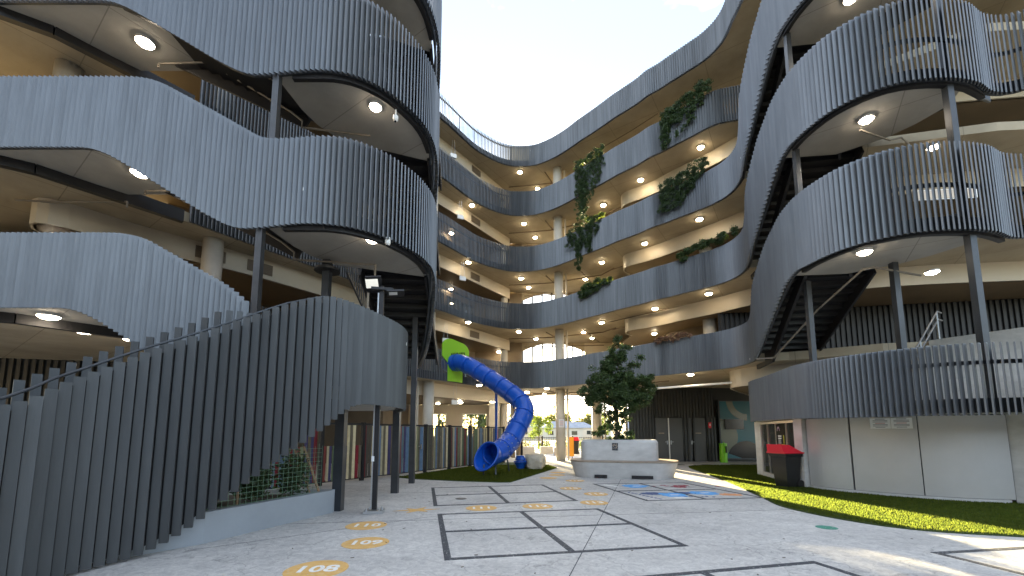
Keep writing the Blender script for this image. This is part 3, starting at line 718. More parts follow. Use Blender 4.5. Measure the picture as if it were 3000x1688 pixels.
ribbon('slatted_balustrade','pale grey fin balustrade of the left stair, third ribbon up, bulging at right',TL)
ribbon('slatted_balustrade','pale grey fin balustrade of the left stair, cut by the top of photo',shift(TL,3.4))
ribbon('slatted_balustrade','topmost dark fin balustrade of the left stair, mostly above the photo',shift(TL[8:],6.8))
L1=[(x,y,a-3.4,b-3.4-.04) for x,y,a,b in TL[:10]]+[(-5.2,8.05,2.2,4.05)]
ribbon('slatted_balustrade','palest fin balustrade ending beside the grey post, left of photo',L1)
L0=[(-4.80,2.4,.03,1.25),(-4.79,3.2,.03,1.6),(-4.72,4.0,.03,1.80),(-4.70,4.4,.03,2.04),(-4.64,4.8,.03,2.28),(-4.50,5.25,.05,2.58),(-4.25,5.65,.26,2.87),(-3.85,6.1,.75,3.25),(-3.5,6.45,1.13,3.55),(-3.1,6.87,1.56,3.8),(-2.8,7.4,1.98,3.82),(-2.55,8.1,2.04,3.81),(-2.42,8.8,2.04,3.82),(-2.45,9.5,2.04,3.82),(-2.65,10.2,2.04,3.82),(-3.0,10.9,2.04,3.82)]
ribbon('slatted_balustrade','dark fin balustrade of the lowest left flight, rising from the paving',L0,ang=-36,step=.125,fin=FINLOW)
_t=[o for o in COL.objects if o.get('label','').startswith('dark fin balustrade of the lowest')][0]
mesh('gap_shade_sheet',*strip(resample(smooth_path(L0,.1),.2),lambda p:p[2]+.06,lambda p:p[3]-.09,.02,.075),M['black'],_t)  # black sheet added so the gaps between fins read as deep shade
L0i=[(x-1.5*math.cos(.3),y+.75,a+.25,b+.10) for x,y,a,b in L0[:9]]+[(-4.35,8.4,2.3,3.72)]
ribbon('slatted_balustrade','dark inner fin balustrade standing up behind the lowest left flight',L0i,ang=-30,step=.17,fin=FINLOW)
tower=thing('stair_tower','steel and concrete stair tower filling the left of photo','stairs',(-5,10,0))
def landing(parent,poly,zb,th=.22,m=M['landing']):
    b=B(); b.prism(poly,zb,zb+th); return b.out('landing_slab',m,parent)
rim=[(-5.1,8.22),(-4.3,8.2),(-3.84,8.2),(-3.45,8.3),(-3.13,8.5),(-2.84,8.8),(-2.6,9.15),(-2.4,9.55),(-2.28,10.0),(-2.25,10.6),(-2.35,11.1)]
for z in (5.7,9.1,12.5):
    landing(tower,rim+[(-4.5,10.25),(-4.85,9.7),(-5.0,9.2)],z+.06)
    b=B(); V,F=strip(smooth_path(TL[11:21],.3),lambda p:z-.06,lambda p:z+.32,.10,.13); mesh('edge_beam',V,F,M['black'],tower)
landing(tower,[(-4.2,7.2),(-3.0,7.05),(-2.75,7.8),(-2.58,8.6),(-2.6,9.4),(-2.85,10.2),(-3.3,10.9),(-5.0,10.9),(-5.2,8.3)],2.08)
for z in (4.0,7.4,10.8):
    landing(tower,[(-16,8.2),(-8.55,8.2),(-7.95,8.8),(-7.8,9.9),(-9.6,9.9),(-10.2,9.2),(-11.3,8.5),(-16,8.4)],z+.04,.2)
    b=B(); b.bar((-9.0,10.9,z+.0),(-9.9,9.7,z+.0),.16,.34); b.bar((-9.9,9.7,z),(-10.6,8.75,z),.16,.34); b.bar((-10.6,8.75,z),(-11.9,7.9,z),.16,.34); b.bar((-11.9,7.9,z),(-14,6.7,z),.16,.34); b.out('edge_beam',M['black'],tower)
def flight(parent,a,b_,w,n=11,th=.05,name='stair_flight'):
    """a,b: centre of the lower/upper end at floor level, w = width vector"""
    a=Vector(a);b_=Vector(b_);w=Vector(w); d=(b_-a)/n; st=B()
    for s in (-1,1): st.bar(a+w*s*.5+Vector((0,0,-.12)),b_+w*s*.5+Vector((0,0,-.12)),.06,.34)
    o=st.out(name,M['black'],parent)
    run=Vector((d.x,d.y,0))
    for k in range(n):
        p=a+d*k+Vector((0,0,d.z)); tr=B()
        c=[p-w/2,p+w/2,p+w/2+run*1.1,p-w/2+run*1.1]
        V=[tuple(x) for x in c]+[tuple(x-Vector((0,0,th))) for x in c]+[tuple(x-Vector((0,0,d.z+th))) for x in (c[0],c[1])]+[tuple(x-Vector((0,0,d.z+th))-run*.12) for x in (c[0],c[1])]
        tr.add(V,[(0,1,2,3),(7,6,5,4),(0,3,7,4),(1,5,6,2),(3,2,6,7),(0,4,8),(1,9,5),(0,10,11,1),(4,5,9,8)])
        tr.out('tread',M['black'],o)
    return o
for z in (4.28,7.68,11.08):
    # outer flight: landing z-1.7+... up to the left wing
    if z>4.3: flight(tower,(-5.1,9.0,z-1.72),(-8.5,9.0,z),(0,1.45,0))
    flight(tower,(-3.6,15.2,z),(-3.2,10.9,z+1.68),(1.7,.2,0))
flight(tower,(-5.1,9.1,2.3),(-8.5,9.1,4.28),(0,1.45,0),12)
pc_=resample(offset(smooth_path(L0[:12],.1),.95),.36)
so=mesh('stair_flight',*strip(resample(smooth_path(L0[:12],.1),.3),lambda p:p[2]+.02,lambda p:p[2]+.36,.06,.16),M['black'],tower)
for i_,p_ in enumerate(pc_):
    b=B(); b.box((p_[0],p_[1],p_[2]+.22),(.40,1.35,.05),tang(pc_,i_)); b.out('tread',M['black'],so)
# inner balustrades along the far side of the outer flights
def bal(parent,a,b_,h=1.0,n=22,m=M['steel']):
    a=Vector(a);b_=Vector(b_); t=B()
    for z in (.08,h): t.bar(a+Vector((0,0,z)),b_+Vector((0,0,z)),.05,.05)
    for k in range(n+1):
        p=a+(b_-a)*k/n; t.bar(p+Vector((0,0,.08)),p+Vector((0,0,h)),.022,.05)
    return t.out('inner_balustrade',m,parent)
for z in (7.68,11.08,4.28):
    bal(tower,(-5.1,9.85,z-1.72),(-8.5,9.85,z)); bal(tower,(-5.1,9.85,z-1.72),(-4.5,10.3,z-1.7),n=5)
bal(tower,(-4.5,11.0,5.8),(-4.7,15.2,4.28)); bal(tower,(-4.4,11.0,9.2),(-4.7,15.2,7.68))
def post(parent,x,y,z0,z1,w,rz=0):
    b=B(); b.box((x,y,(z0+z1)/2),(w,w,z1-z0),rz); return b.out('post',M['steel'],parent)
for (x,y,z0,z1,w) in ((-5.13,8.17,2.3,5.7,.13),(-5.0,8.17,5.9,9.1,.13),(-5.0,8.17,9.3,12.5,.13),(-3.42,8.45,0,2.1,.18),(-2.98,10.9,0,2.1,.17),(-3.05,13.0,0,5.2,.16),(-4.5,9.85,2.3,5.7,.17)): post(tower,x,y,z0,z1,w)
b=B(); b.cyl((-4.5,9.85,5.42),.30,.06,20); b.out('column_head',M['black'],tower)
# handrail of the lowest flight
pr=offset(smooth_path(L0[:10],.3),.17); b=B(); b.tube([(p[0],p[1],p[3]+.035) for p in pr],.016,8); b.out('handrail',M['steel'],tower)
# conduits and cameras below the left landings
for dz in (0,3.4):
    pipe([(-8.9,9.6,7.25+dz),(-8.9,9.6,7.35+dz),(-7.6,9.5,7.3+dz),(-6.9,9.55,6.9+dz),(-5.5,9.6,6.15+dz-.1),(-5.2,9.6,5.9+dz-.1),(-5.2,9.6,5.62+dz),(-3.6,9.9,5.62+dz)],.025,M['pipe'],tower)
pipe([(-3.6,9.9,5.62),(-3.35,9.9,5.62),(-3.35,9.9,5.1),(-3.5,9.9,5.05),(-3.5,9.9,2.4)],.028,M['pipe'],tower)
pipe([(-12.4,9.9,7.3),(-11.6,10.0,7.3),(-9.6,9.9,7.25),(-9.6,9.9,7.1)],.025,M['pipe'],tower)
light(-8.78,9.06,10.84,'large lit round light under the upper left stair landing',.2,True)
light(-8.45,8.95,7.44,'large lit round light under the middle left stair landing',.2,True)
light(-9.9,8.75,4.04,'lit round light under the lowest left landing, at photo edge',.2,True)
light(-3.2,9.05,9.16,'lit round light under the upper round landing of the left stair',.15,True)
light(-3.05,8.75,5.76,'lit round light under the lower round landing of the left stair',.15,True)
light(-12.6,11.0,6.74,'lit round light under the rounded bulkhead at far left',.2,True)
light(-10.3,9.9,4.0,'lit round light at far left, ground floor, outer one',.19,True)
light(-9.9,10.7,4.0,'lit round light at far left, ground floor, inner one',.19,True)
light(-9.3,11.8,3.34,'lit round light at left above the fin tops, ground floor',.19,True)
def camera_dome(x,y,z,drop,label):
    t=thing('security_camera',label,'camera',(x,y,z))
    b=B(); b.cyl((x,y,z-.03),.06,.03,16); b.cyl((x,y,z-drop),.018,drop,10); b.out('bracket',M['white'],t)
    b=B(); b.cyl((x,y,z-drop-.08),.062,.09,18); b.cyl((x,y,z-drop-.12),.035,.04,18,.062); b.out('body',M['white'],t,smooth=False)
    b=B(); b.cyl((x,y-.01,z-drop-.135),.028,.02,14); b.out('lens',M['screen'],t)
camera_dome(-2.72,9.05,9.16,.30,'white dome camera on a stem under the upper round landing')
camera_dome(-2.72,8.78,5.76,.05,'white dome camera under the lower round landing')

# dark ground-floor walls of the left wing, far left
wing=B()
corrugated('corrugated_wall',(-20,12.9),(-9.4,15.6),0,3.98,bldg,M['corr'],.2,.06)
corrugated('corrugated_wall',(-18,12.5),(-12.6,12.6),4.3,6.8,bldg,M['corr'],.2,.06)
b=B()
for k in range(18): b.box((-12.6+.2*k,12.6+.09*k,1.9),(.06,.10,1.7),.4)
b.out('window_blind',M['plaster'],bldg)
b=B(); b.prism([(-18,12.7),(-12.6,12.75),(-12.6,12.9),(-18,12.9)],4.3,6.8); b.out('wall',M['brown2'],bldg)

# ------------------------------------------------------------ right stair tower
SW=[(8.2,16.15,4.0,5.5),(8.42,15.75,4.0,5.5),(8.52,15.2,4.0,5.5),(8.44,14.6,4.0,5.5),(8.15,13.9,4.0,5.62),(7.83,13.15,4.1,6.3),(7.63,12.17,4.73,7.05),(7.5,11.46,5.23,7.35),(7.43,11.0,5.53,7.52),(7.38,10.5,5.68,7.6),(7.35,10.1,5.66,7.6),(7.39,9.66,5.66,7.6),(7.54,9.13,5.66,7.6),(7.87,8.68,5.66,7.6),(8.29,8.38,5.66,7.6),(8.81,8.24,5.66,7.6),(9.46,8.22,5.66,7.6),(10.1,8.33,5.66,7.6),(10.75,8.58,5.66,7.6),(11.4,8.55,5.7,7.6),(12.3,8.1,5.9,7.7),(13.6,7.2,6.3,8.0)]
ribbon('slatted_balustrade','grey fin balustrade of the right stair sweeping up to its lower round landing',SW)
ribbon('slatted_balustrade','grey fin balustrade of the right stair sweeping up to its middle round landing',shift(SW,3.4))
ribbon('slatted_balustrade','highest grey fin balustrade of the right stair, running out of the photo top',shift(SW,6.8))
R1P=[(8.85,15.5,1.93,3.40),(8.68,15.0,1.93,3.40),(8.38,13.7,1.93,3.38),(8.02,12.3,1.92,3.37),(7.78,11.3,1.90,3.36),(7.78,10.4,1.88,3.34),(8.0,9.55,1.87,3.32),(8.5,8.8,1.86,3.31),(9.2,8.28,1.86,3.30),(10.1,8.0,1.86,3.27),(11.2,7.9,1.86,3.24),(13,8.0,1.86,3.2),(15,8.4,1.86,3.2)]
ribbon('slatted_balustrade','dark fin balustrade on top of the round silver-clad room',R1P,ang=52)
rt=thing('stair_tower','steel and concrete stair tower filling the right of photo','stairs',(9,11,0))
rimR=[(7.62,10.9),(7.53,10.4),(7.5,10.05),(7.55,9.7),(7.68,9.22),(7.97,8.82),(8.35,8.54),(8.83,8.4),(9.45,8.38),(9.95,8.45)]
for z in (5.66,9.06,12.46):
    landing(rt,rimR+[(10.2,9.0),(10.0,9.6),(9.7,10.1),(8.9,10.75)],z+.06)
    V,F=strip(smooth_path(SW[9:19],.3),lambda p:z-.02,lambda p:z+.32,.10,.13); mesh('edge_beam',V,F,M['black'],rt)
for z in (4.28,7.68,11.08):
    flight(rt,(9.4,14.4,z),(8.55,10.8,z+1.66),(1.9,-.35,0),12)
    flight(rt,(9.75,10.0,z+1.66),(12.1,12.2,z+3.4),(-1.4,1.65,0),11)
    V,F=strip([( 8.85,15.2,z-.45,0),(8.6,13.9,z-.40,0),(8.05,12.2,z+.5,0),(7.75,10.9,z+1.42,0)],lambda p:p[2]-.0,lambda p:p[2]+.42,.08,.1); mesh('stringer',V,F,M['black'],rt)
for z in (7.68,11.08,4.28):
    bal(rt,(9.0,10.9,z+1.7),(10.2,14.4,z),n=20); bal(rt,(10.9,9.1,z+1.7),(14.0,11.3,z+3.4),n=22)
    b=B(); b.prism([(8.7,15.3),(9.3,14.3),(10.8,13.9),(13.9,12.2),(13.9,14),(10,15.8)],z-.24,z-.04); b.out('landing_slab',M['black'],rt)
for (x,y,z0,z1,w) in ((8.0,11.0,2.06,5.6,.125),(7.62,10.5,5.9,9.06,.125),(7.6,10.45,9.3,12.46,.125),(9.66,8.45,2.1,5.66,.135),(9.55,8.42,5.9,9.06,.135),(9.55,8.42,9.3,12.46,.135),(9.35,9.9,2.1,5.66,.135)): post(rt,x,y,z0,z1,w)
# sloping conduit
pipe([(9.9,9.8,5.3),(8.9,9.9,5.55),(8.6,9.9,5.5),(8.45,11.3,4.9),(8.35,13.2,3.9),(7.9,13.4,3.9)],.025,M['pipe'],rt)
pipe([(8.6,9.6,8.95),(9.6,9.9,8.9),(10.6,10.6,9.5),(11.6,11.4,9.9)],.022,M['pipe'],rt)
# light stair from the round room roof up to level one
sr=thing('concrete_stair','broad pale concrete steps climbing right behind the dark fins','stairs',(11,9.4,2.1))
d=Vector((.86,.5,0)); w=Vector((.5,-.86,0))
for k in range(12):
    p=Vector((10.6,9.9,0))+d*.27*k; z=2.15+.178*(k+1)
    c=[p-w*1.2,p+w*1.6,p+w*1.6+d*(.30 if k<11 else 3),p-w*1.2+d*(.30 if k<11 else 3)]
    b=B(); b.prism([(q.x,q.y) for q in c],max(2.12,z-.36),z); b.out('step',M['stairc'],sr)
b=B()
for sgn,off_ in ((0,-1.0),(1,-1.0)):
    hz=.92 if sgn==0 else .68
    a=Vector((10.6,9.9,2.15))+w*off_; e=a+d*3.2+Vector((0,0,2.1))
    b.tube([a+Vector((0,0,hz)),e+Vector((0,0,hz)),e+d*.35+Vector((0,0,hz))],.022,8)
for k in (0,1.5,3.1):
    p=Vector((10.6,9.9,2.15))+w*-1.0+d*k+Vector((0,0,2.1*k/3.2)); b.bar(p,p+Vector((0,0,.92)),.04)
b.out('handrail',M['rail'],sr)
# right wing upper walls
corrugated('corrugated_wall',(9.0,17.9),(24,15.0),4.28,6.7,bldg,M['black'],.2,.06)
light(8.6,9.4,9.12,'lit round light under the middle round landing of the right stair',.16,True)
light(7.95+.2,9.3,5.72,'lit round light under the lower round landing of the right stair',.16,True)
light(8.6,9.5,12.52,'lit round light under the highest landing of the right stair',.16,True)
light(13.6,13.1,6.74,'lit round light on brown ceiling above the pale steps at right',.2,True)
light(13.7,12.7,10.8,'lit round light behind the right post, second floor',.18,True)
for x,y,z,l in ((13.4,13.2,12.9,'upper'),(14.2,13.0,9.3,'lower')):
    t=thing('lit_window',l+' lit window strip seen through the right stair fins','window',(x,y,z))
    b=B(); b.box((x,y,z),(1.9,.06,.34),-.1); b.out('frame',M['alu'],t); b=B(); b.box((x,y-.04,z),(1.8,.02,.28),-.1); b.out('pane',M['lampdim'],t)

# ------------------------------------------------------------ round room (drum)
dr=thing('round_room','round single-storey room clad in silver panels under the right stair','building',(10,11,0))
wallP=smooth_path([(8.20,11.75),(8.26,11.35),(8.45,10.95),(8.75,10.5),(9.1,10.05),(9.6,9.6),(10.15,9.3),(10.7,9.12)],.1)
Ltot=0; cut=resample(wallP,.02); N=len(cut)
for a_,c_ in ((.0,.287),(.291,.617),(.621,1.0)):
    seg=cut[int(a_*N):int(c_*N)]
    seg=resample(seg,.1)+[seg[-1]]
    V,F=strip(seg,lambda p:.10,lambda p:1.90,.06,0); mesh('wall_panel',V,F,M['panel'],dr,smooth=False)
V,F=strip(resample(wallP,.15),lambda p:0,lambda p:1.92,.08,.07); mesh('backing',V,F,M['steel'],dr)
V,F=strip(resample(wallP,.15),lambda p:0,lambda p:.09,.10,-.03); mesh('plinth',V,F,M['planter'],dr)
for x,y,w_ in ((8.16,11.95,.17),(10.9,9.05,.24),(9.02,15.35,.2)):
    b=B(); b.box((x,y,.96),(w_,.3,1.92),.4 if x>10 else .1); b.out('pillar',M['planter'],dr)
# glazed part between (9.0,15.3) and (8.2,12.0)
ga,gb=Vector((8.98,15.2)),Vector((8.24,12.1))
gd=(gb-ga).normalized(); gl=(gb-ga).length; ang=math.atan2(gd.y,gd.x)
for k,(s0,s1) in enumerate(((.0,.22),(.22,.45),(.45,.72),(.72,1.0))):
    m0=ga+(gb-ga)*(s0+s1)/2; L_=(s1-s0)*gl
    f=B()
    for zz in (.12,1.86): f.box((m0.x,m0.y,zz),(L_,.07,.08),ang)
    for e in (s0,s1):
        p=ga+(gb-ga)*e; f.box((p.x,p.y,1.0),(.05,.075,1.8),ang)
    fr=f.out('window',M['alu'],dr); b=B(); b.box((m0.x+.01,m0.y,1.0),(L_-.05,.015,1.7),ang); b.out('pane',M['glass'],fr)
b=B(); b.box(((ga.x+gb.x)/2,(ga.y+gb.y)/2,.05),(gl,.2,.10),ang); b.out('sill',M['planter'],dr)
roofpoly=[p[:2] for p in offset(smooth_path(R1P,.3),.1)]+[(15,16),(9.4,16)]
b=B(); b.prism(roofpoly,1.925,2.05); b.out('roof_slab',M['planter'],dr)
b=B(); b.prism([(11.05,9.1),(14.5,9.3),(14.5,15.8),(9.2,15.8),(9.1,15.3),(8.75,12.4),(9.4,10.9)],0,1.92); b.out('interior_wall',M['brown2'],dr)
b=B(); b.box((12.0,9.0,1.0),(1.8,.05,1.75),.05); b.out('pane',M['glass'],dr)
# posters inside the glazing
def onglass(s,off=.06): p=ga+(gb-ga)*s; n=Vector((gd.y,-gd.x)); 
t=thing('window_poster','dark poster with pale arch, red and yellow blocks on the round room glass','poster',(8.6,13.6,.5))
nrm=Vector((gd.y,-gd.x)); nrm = -nrm if nrm.x>0 else nrm
def pst(name,s,z,w_,h,m,lift):
    p=ga+(gb-ga)*s+nrm*lift; b=B(); b.box((p.x,p.y,z),(w_,.006,h),ang); return b.out(name,m,t)
pst('backing',.585,1.28,.74,1.02,M['screen'],.025)
pst('red_block',.54,.98,.24,.38,M['paint_red'],.032); pst('yellow_block',.635,.98,.28,.38,mat('poster_yellow',(.50,.46,.03),.4),.032)
for k in range(2): pst('lettering',.555,1.42-.07*k,.26,.035,M['paper'],.032)
for k in range(4): pst('small_lettering',.55,1.30-.035*k,.22,.012,M['paper'],.032)
pst('yellow_strip',.655,1.32,.05,.26,mat('poster_lime',(.45,.45,.03),.4),.032)
p=ga+(gb-ga)*.53+nrm*.034
V=[];F=[]
for k in range(13):
    a=k/12*math.pi
    for rr in (.13,.085):
        q=p-gd*rr*math.cos(a)*.9; V.append((q.x,q.y,1.58+rr*math.sin(a)*1.1))
for k in range(12): F.append((2*k,2*k+2,2*k+3,2*k+1))
mesh('arch_logo',V,F,mat('poster_lilac',(.45,.30,.48),.4),t)
# paper notice on the cladding
t=thing('paper_notice','white printed paper notice at the top of the silver cladding','sign',(8.95,10.0,1.7))
sx,sy=9.02,10.03; sa=math.atan2(-.45,.42)
nx,ny=math.sin(sa)*.02,-math.cos(sa)*.02
for k,(o_) in enumerate((-.19,.19)):
    cx=sx+math.cos(sa)*o_+nx*2.4; cy=sy+math.sin(sa)*o_+ny*2.4
    b=B(); b.box((cx,cy,1.74),(.37,.01,.25),sa); b.out('sheet',M['paper'],t)
    for q in range(7):
        b=B(); b.box((cx+nx*.4,cy+ny*.4,1.84-.032*q),(.27 if q%3 else .18,.004,.011),sa); b.out('print_line',M['inkred'] if q in (3,) else M['ink'],t)

rw=thing('unseen_wing','lower school wing closing the court behind the viewpoint','building',(0,-14,0))  # unseen building added so the fins reflect something dark instead of sky
b=B(); b.box((14,-16,2.8),(34,8,5.6)); b.out('wall',M['brown2'],rw); b=B(); b.box((-22,-16,7.5),(37,8,15)); b.out('wall',M['brown2'],rw)
for k in range(14):
    b=B(); b.box((-26+4*k,-11.96,2.0),(3.2,.1,2.4)); f=b.out('window',M['steel'],rw); b=B(); b.box((-26+4*k,-11.9,2.0),(3.0,.04,2.2)); b.out('pane',M['glass'],f)
b=B(); b.box((14.4,-15.5,5.75),(35,9.5,.25)); b.out('roof',M['planter'],rw)

# ------------------------------------------------------------ planter under the lowest flight, with netting
t=thing('garden_bed','low grey rendered garden bed under the lowest left flight','planter',(-4,7,0))
pw=[(-3.42,8.25),(-4.22,5.95),(-4.62,5.4),(-5.2,4.7)]
V,F=strip([(p[0],p[1]) for p in pw],lambda p:0,lambda p:.42,.14,-.14); mesh('wall',V,F,M['greywall'],t)
b=B(); b.box((-4.6,8.33,.21),(2.3,.14,.42)); b.out('wall',M['greywall'],t)
b=B(); b.prism([(-3.55,8.25),(-4.3,5.95),(-4.9,4.6),(-6.5,4.6),(-6.5,8.2)],.2,.34); b.out('soil',M['soil'],t)
def leaves(pts,n,size,asp=.5,seed=1,droop=0,norm_up=.3):
    rnd=random.Random(seed);V=[];F=[]
    for k in range(n):
        c=pts(rnd); 
        a=Vector((rnd.gauss(0,1),rnd.gauss(0,1),rnd.gauss(0,.8)-droop)).normalized(); u=Vector((rnd.gauss(0,1),rnd.gauss(0,1),rnd.gauss(0,1))); 
        s=size*rnd.uniform(.6,1.35); v=a.cross(u).normalized()*s*asp; a=a*s; i=len(V); mid=c+a*.5+Vector((0,0,s*.08))
        V+=[tuple(c),tuple(mid+v*.5),tuple(c+a),tuple(mid-v*.5)];F+=[(i,i+1,i+2),(i,i+2,i+3)]
    return V,F
def gblobs(blobs):
    tot=sum(b[2] for b in blobs)
    def f(r):
        x=r.uniform(0,tot)
        for c,s,w_ in blobs:
            x-=w_
            if x<=0: break
        while True:
            v=Vector((r.uniform(-1,1),r.uniform(-1,1),r.uniform(-1,1)))
            if v.length<=1: break
        v=v*(.55+.45*r.random()); return Vector((c[0]+v.x*s[0],c[1]+v.y*s[1],c[2]+v.z*s[2]))
    return f
t2=thing('shrub','dark leafy shrubs growing behind green netting in the garden bed','shrub',(-4.4,7.2,.3))
V,F=leaves(gblobs([((-4.0,7.8,.75),(.35,.35,.5),3),((-4.3,7.1,.7),(.35,.4,.45),3),((-4.7,6.4,.6),(.4,.4,.35),3),((-4.7,7.7,.8),(.4,.4,.5),2)]),4200,.075,.5,5)
mesh('foliage',V,F,M['leafdark'],t2)
b=B()
for x,y in ((-4.0,7.8),(-4.3,7.1),(-4.7,6.4)): b.tube([(x,y,.3),(x+.03,y,.6),(x-.05,y+.05,1.0)],[.015,.012,.006],6)
b.out('stem',M['bark'],t2)
t3=thing('garden_netting','green square garden netting hung before the shrubs','netting',(-4.1,7,.4))
b=B(); na,nb=Vector((-3.62,8.1,.42)),Vector((-4.35,5.9,.42)); Ln=(nb-na).length
for k in range(25):
    p=na+(nb-na)*k/24; b.bar(p,p+Vector((.01*math.sin(k),0,.85+.04*math.sin(k*1.7))),.004)
for k in range(11): b.bar(na+Vector((0,0,.08*k)),nb+Vector((0,0,.08*k+.02)),.004)
b.out('mesh_grid',M['net'],t3)
b=B(); b.bar((-3.62,8.05,.4),(-4.0,8.15,1.25),.05,.02); tag(b.out('timber_stake',M['timber']),'thicker leaning timber stake at the end of the garden bed','stake')
b=B(); b.bar((-3.72,7.9,.4),(-4.12,8.0,1.25),.03,.02); tag(b.out('timber_stake',M['timber']),'thin leaning timber stake beside the thicker one','stake')
b=B(); b.bar((-4.25,6.65,.4),(-4.25,6.65,1.0),.022,.022); tag(b.out('timber_stake',M['timber']),'short upright timber stake behind the netting','stake')

# ------------------------------------------------------------ lamp post
t=thing('lamp_post','tall slim black lamp post with two solar floodlight heads','lamp post',(-2.62,8.2,0))
b=B(); b.box((-2.62,8.2,.03),(.36,.30,.05),.15); b.out('base_plate',M['galv'],t)
b=B()
for sx_,sy_ in ((-1,-1),(1,-1),(1,1),(-1,1)): b.cyl((-2.62+sx_*.12,8.2+sy_*.1,.05),.022,.05,8)
b.out('bolt',M['galv'],t)
b=B(); b.box((-2.62,8.2,2.2),(.085,.085,4.26),.12); b.out('pole',M['black'],t)
b=B(); b.box((-2.672,8.15,2.2),(.022,.022,4.2),.12); b.out('edge_strip',M['galv'],t)
b=B(); b.box((-2.66,8.13,1.02),(.05,.012,.1),.12); b.out('sticker',M['paper'],t)
b=B(); b.box((-2.60,8.15,4.38),(.42,.10,.05),.2); b.bar((-2.62,8.2,4.3),(-2.62,8.2,4.45),.07); b.out('bracket',M['black'],t)
b=B(); b.box((-2.76,8.12,4.47),(.30,.36,.035),.25,R(-38),R(-8)); h=b.out('lamp_head',M['black'],t)
b=B(); b.box((-2.79,8.085,4.475),(.235,.20,.03),.25,R(-38),R(-8)); b.out('lens',mat('led_lens',(.75,.74,.68),.4,emit=((1,.96,.85),.06)),h)
b=B(); b.box((-2.36,8.25,4.33),(.34,.26,.035),.25,R(-8),R(-6)); h=b.out('lamp_head',M['black'],t)
b=B(); b.box((-2.40,8.22,4.315),(.16,.12,.02),.25,R(-8),R(-6)); b.out('lens',M['white'],h)

# ------------------------------------------------------------ colourful fence
t=thing('paling_fence','fence of upright painted palings in mixed colours between black posts','fence',(-3.3,16.5,0))
fa,fb=Vector((-6.3,11.0)),Vector((-.45,21.9)); fd=(fb-fa); FL=fd.length; fd/=FL; fang=math.atan2(fd.y,fd.x)
pm={}
rnd=random.Random(3); s=.06; k=0
seq=[]
while s<FL-.05:
    w_=rnd.choice((.07,.07,.09,.11)); 
    nearpost=min(abs(s-1.55*i) for i in range(10))<.09
    if not nearpost:
        ci=rnd.choice([0,0,1,1,2,3,3,4,5,6,7,8,9,4,10 if s<5 else 2]); key=(ci,w_)
        if key not in pm:
            q=B(); q.box((0,0,.5),(w_,.022,1)); me=bpy.data.meshes.new('paling'); me.from_pydata(q.V,[],q.F); me.materials.append(PAL[ci]); pm[key]=me
        o=bpy.data.objects.new('paling',pm[key]); COL.objects.link(o); o.parent=t
        p=fa+fd*s; h_=1.66+rnd.uniform(-.01,.01)
        if s<3.2 and rnd.random()<.35: h_*=.62
        o.location=(p.x+3.3+rnd.uniform(-.004,.004),p.y-16.5,.10); o.rotation_euler=(0,rnd.uniform(-.004,.004),fang); o.scale=(1,1,h_)
    s+=w_+.018
nrmF=Vector((-fd.y,fd.x))
for zz in (.10,1.80):
    b=B(); a3=fa+nrmF*.03; c3_=fb+nrmF*.03; b.bar((a3.x,a3.y,zz),(c3_.x,c3_.y,zz),.05,.06); b.out('rail',M['black'],t)
for i in range(9):
    p=fa+fd*1.55*i; b=B(); b.box((p.x,p.y,.93),(.11,.11,1.86),fang); b.out('post',M['black'],t)
p=fa+fd*5.9-nrmF*.05; b=B(); b.box((p.x,p.y,1.0),(.04,.03,.18),fang); b.bar((p.x,p.y-.03,1.02),(p.x-.06,p.y-.14,1.02),.02); b.out('handle',M['galv'],t)

# ------------------------------------------------------------ blue tube slide
sl=thing('tube_slide','blue tube slide winding down from the gallery to the left lawn','slide',(-.4,17,0))
sp=[(-3.2,20.75,4.95),(-2.91,20.4,4.95),(-2.46,20.1,4.90),(-1.87,19.7,4.60),(-1.35,19.4,4.25),(-.77,19.0,3.84),(-.29,18.7,3.47),(.13,18.35,3.12),(.42,18.0,2.80),(.53,17.75,2.50),(.46,17.5,2.20),(.28,17.2,1.86),(.12,17.0,1.56),(-.03,16.8,1.27),(-.26,16.42,1.0),(-.50,16.0,.82),(-.74,15.55,.74)]
SP=smooth_path([(*p,) for p in sp],.06)
def tubepipe(pts,r,n=28,name='tube_section',m=M['slide'],inside=True):
    b=B(); b.tube(pts,r,n,caps=False); o=b.out(name,m,sl,smooth=True,mats=[m,M['slide_in']])
    if inside:
        md=o.modifiers.new('s','SOLIDIFY'); md.thickness=.022; md.offset=-1
    return o
# even stations along 3-D length
def stations(P,n):
    L=[0]
    for a,b_ in zip(P,P[1:]): L.append(L[-1]+(Vector(a)-Vector(b_)).length)
    out=[]
    for k in range(n+1):
        d=L[-1]*k/n
        for i in range(len(L)-1):
            if L[i+1]>=d-1e-9:
                t_=(d-L[i])/max(1e-9,L[i+1]-L[i]); out.append(tuple(x+(y-x)*t_ for x,y in zip(P[i],P[i+1]))); break
    return out
ST=stations(SP,72); rad=.385
nsec=12
for k in range(nsec):
    seg=ST[6*k:6*k+7]
    tubepipe(seg,[rad*(1.0-.02*(i/6)) for i in range(7)],name='tube_section')
    if 0<k:
        c=Vector(ST[6*k]); dd=(Vector(ST[6*k+1])-Vector(ST[6*k-1])).normalized()
        b=B(); b.tube([c-dd*.025,c+dd*.025],[rad*1.11]*2,28); b.out('flange',M['slide'],sl)
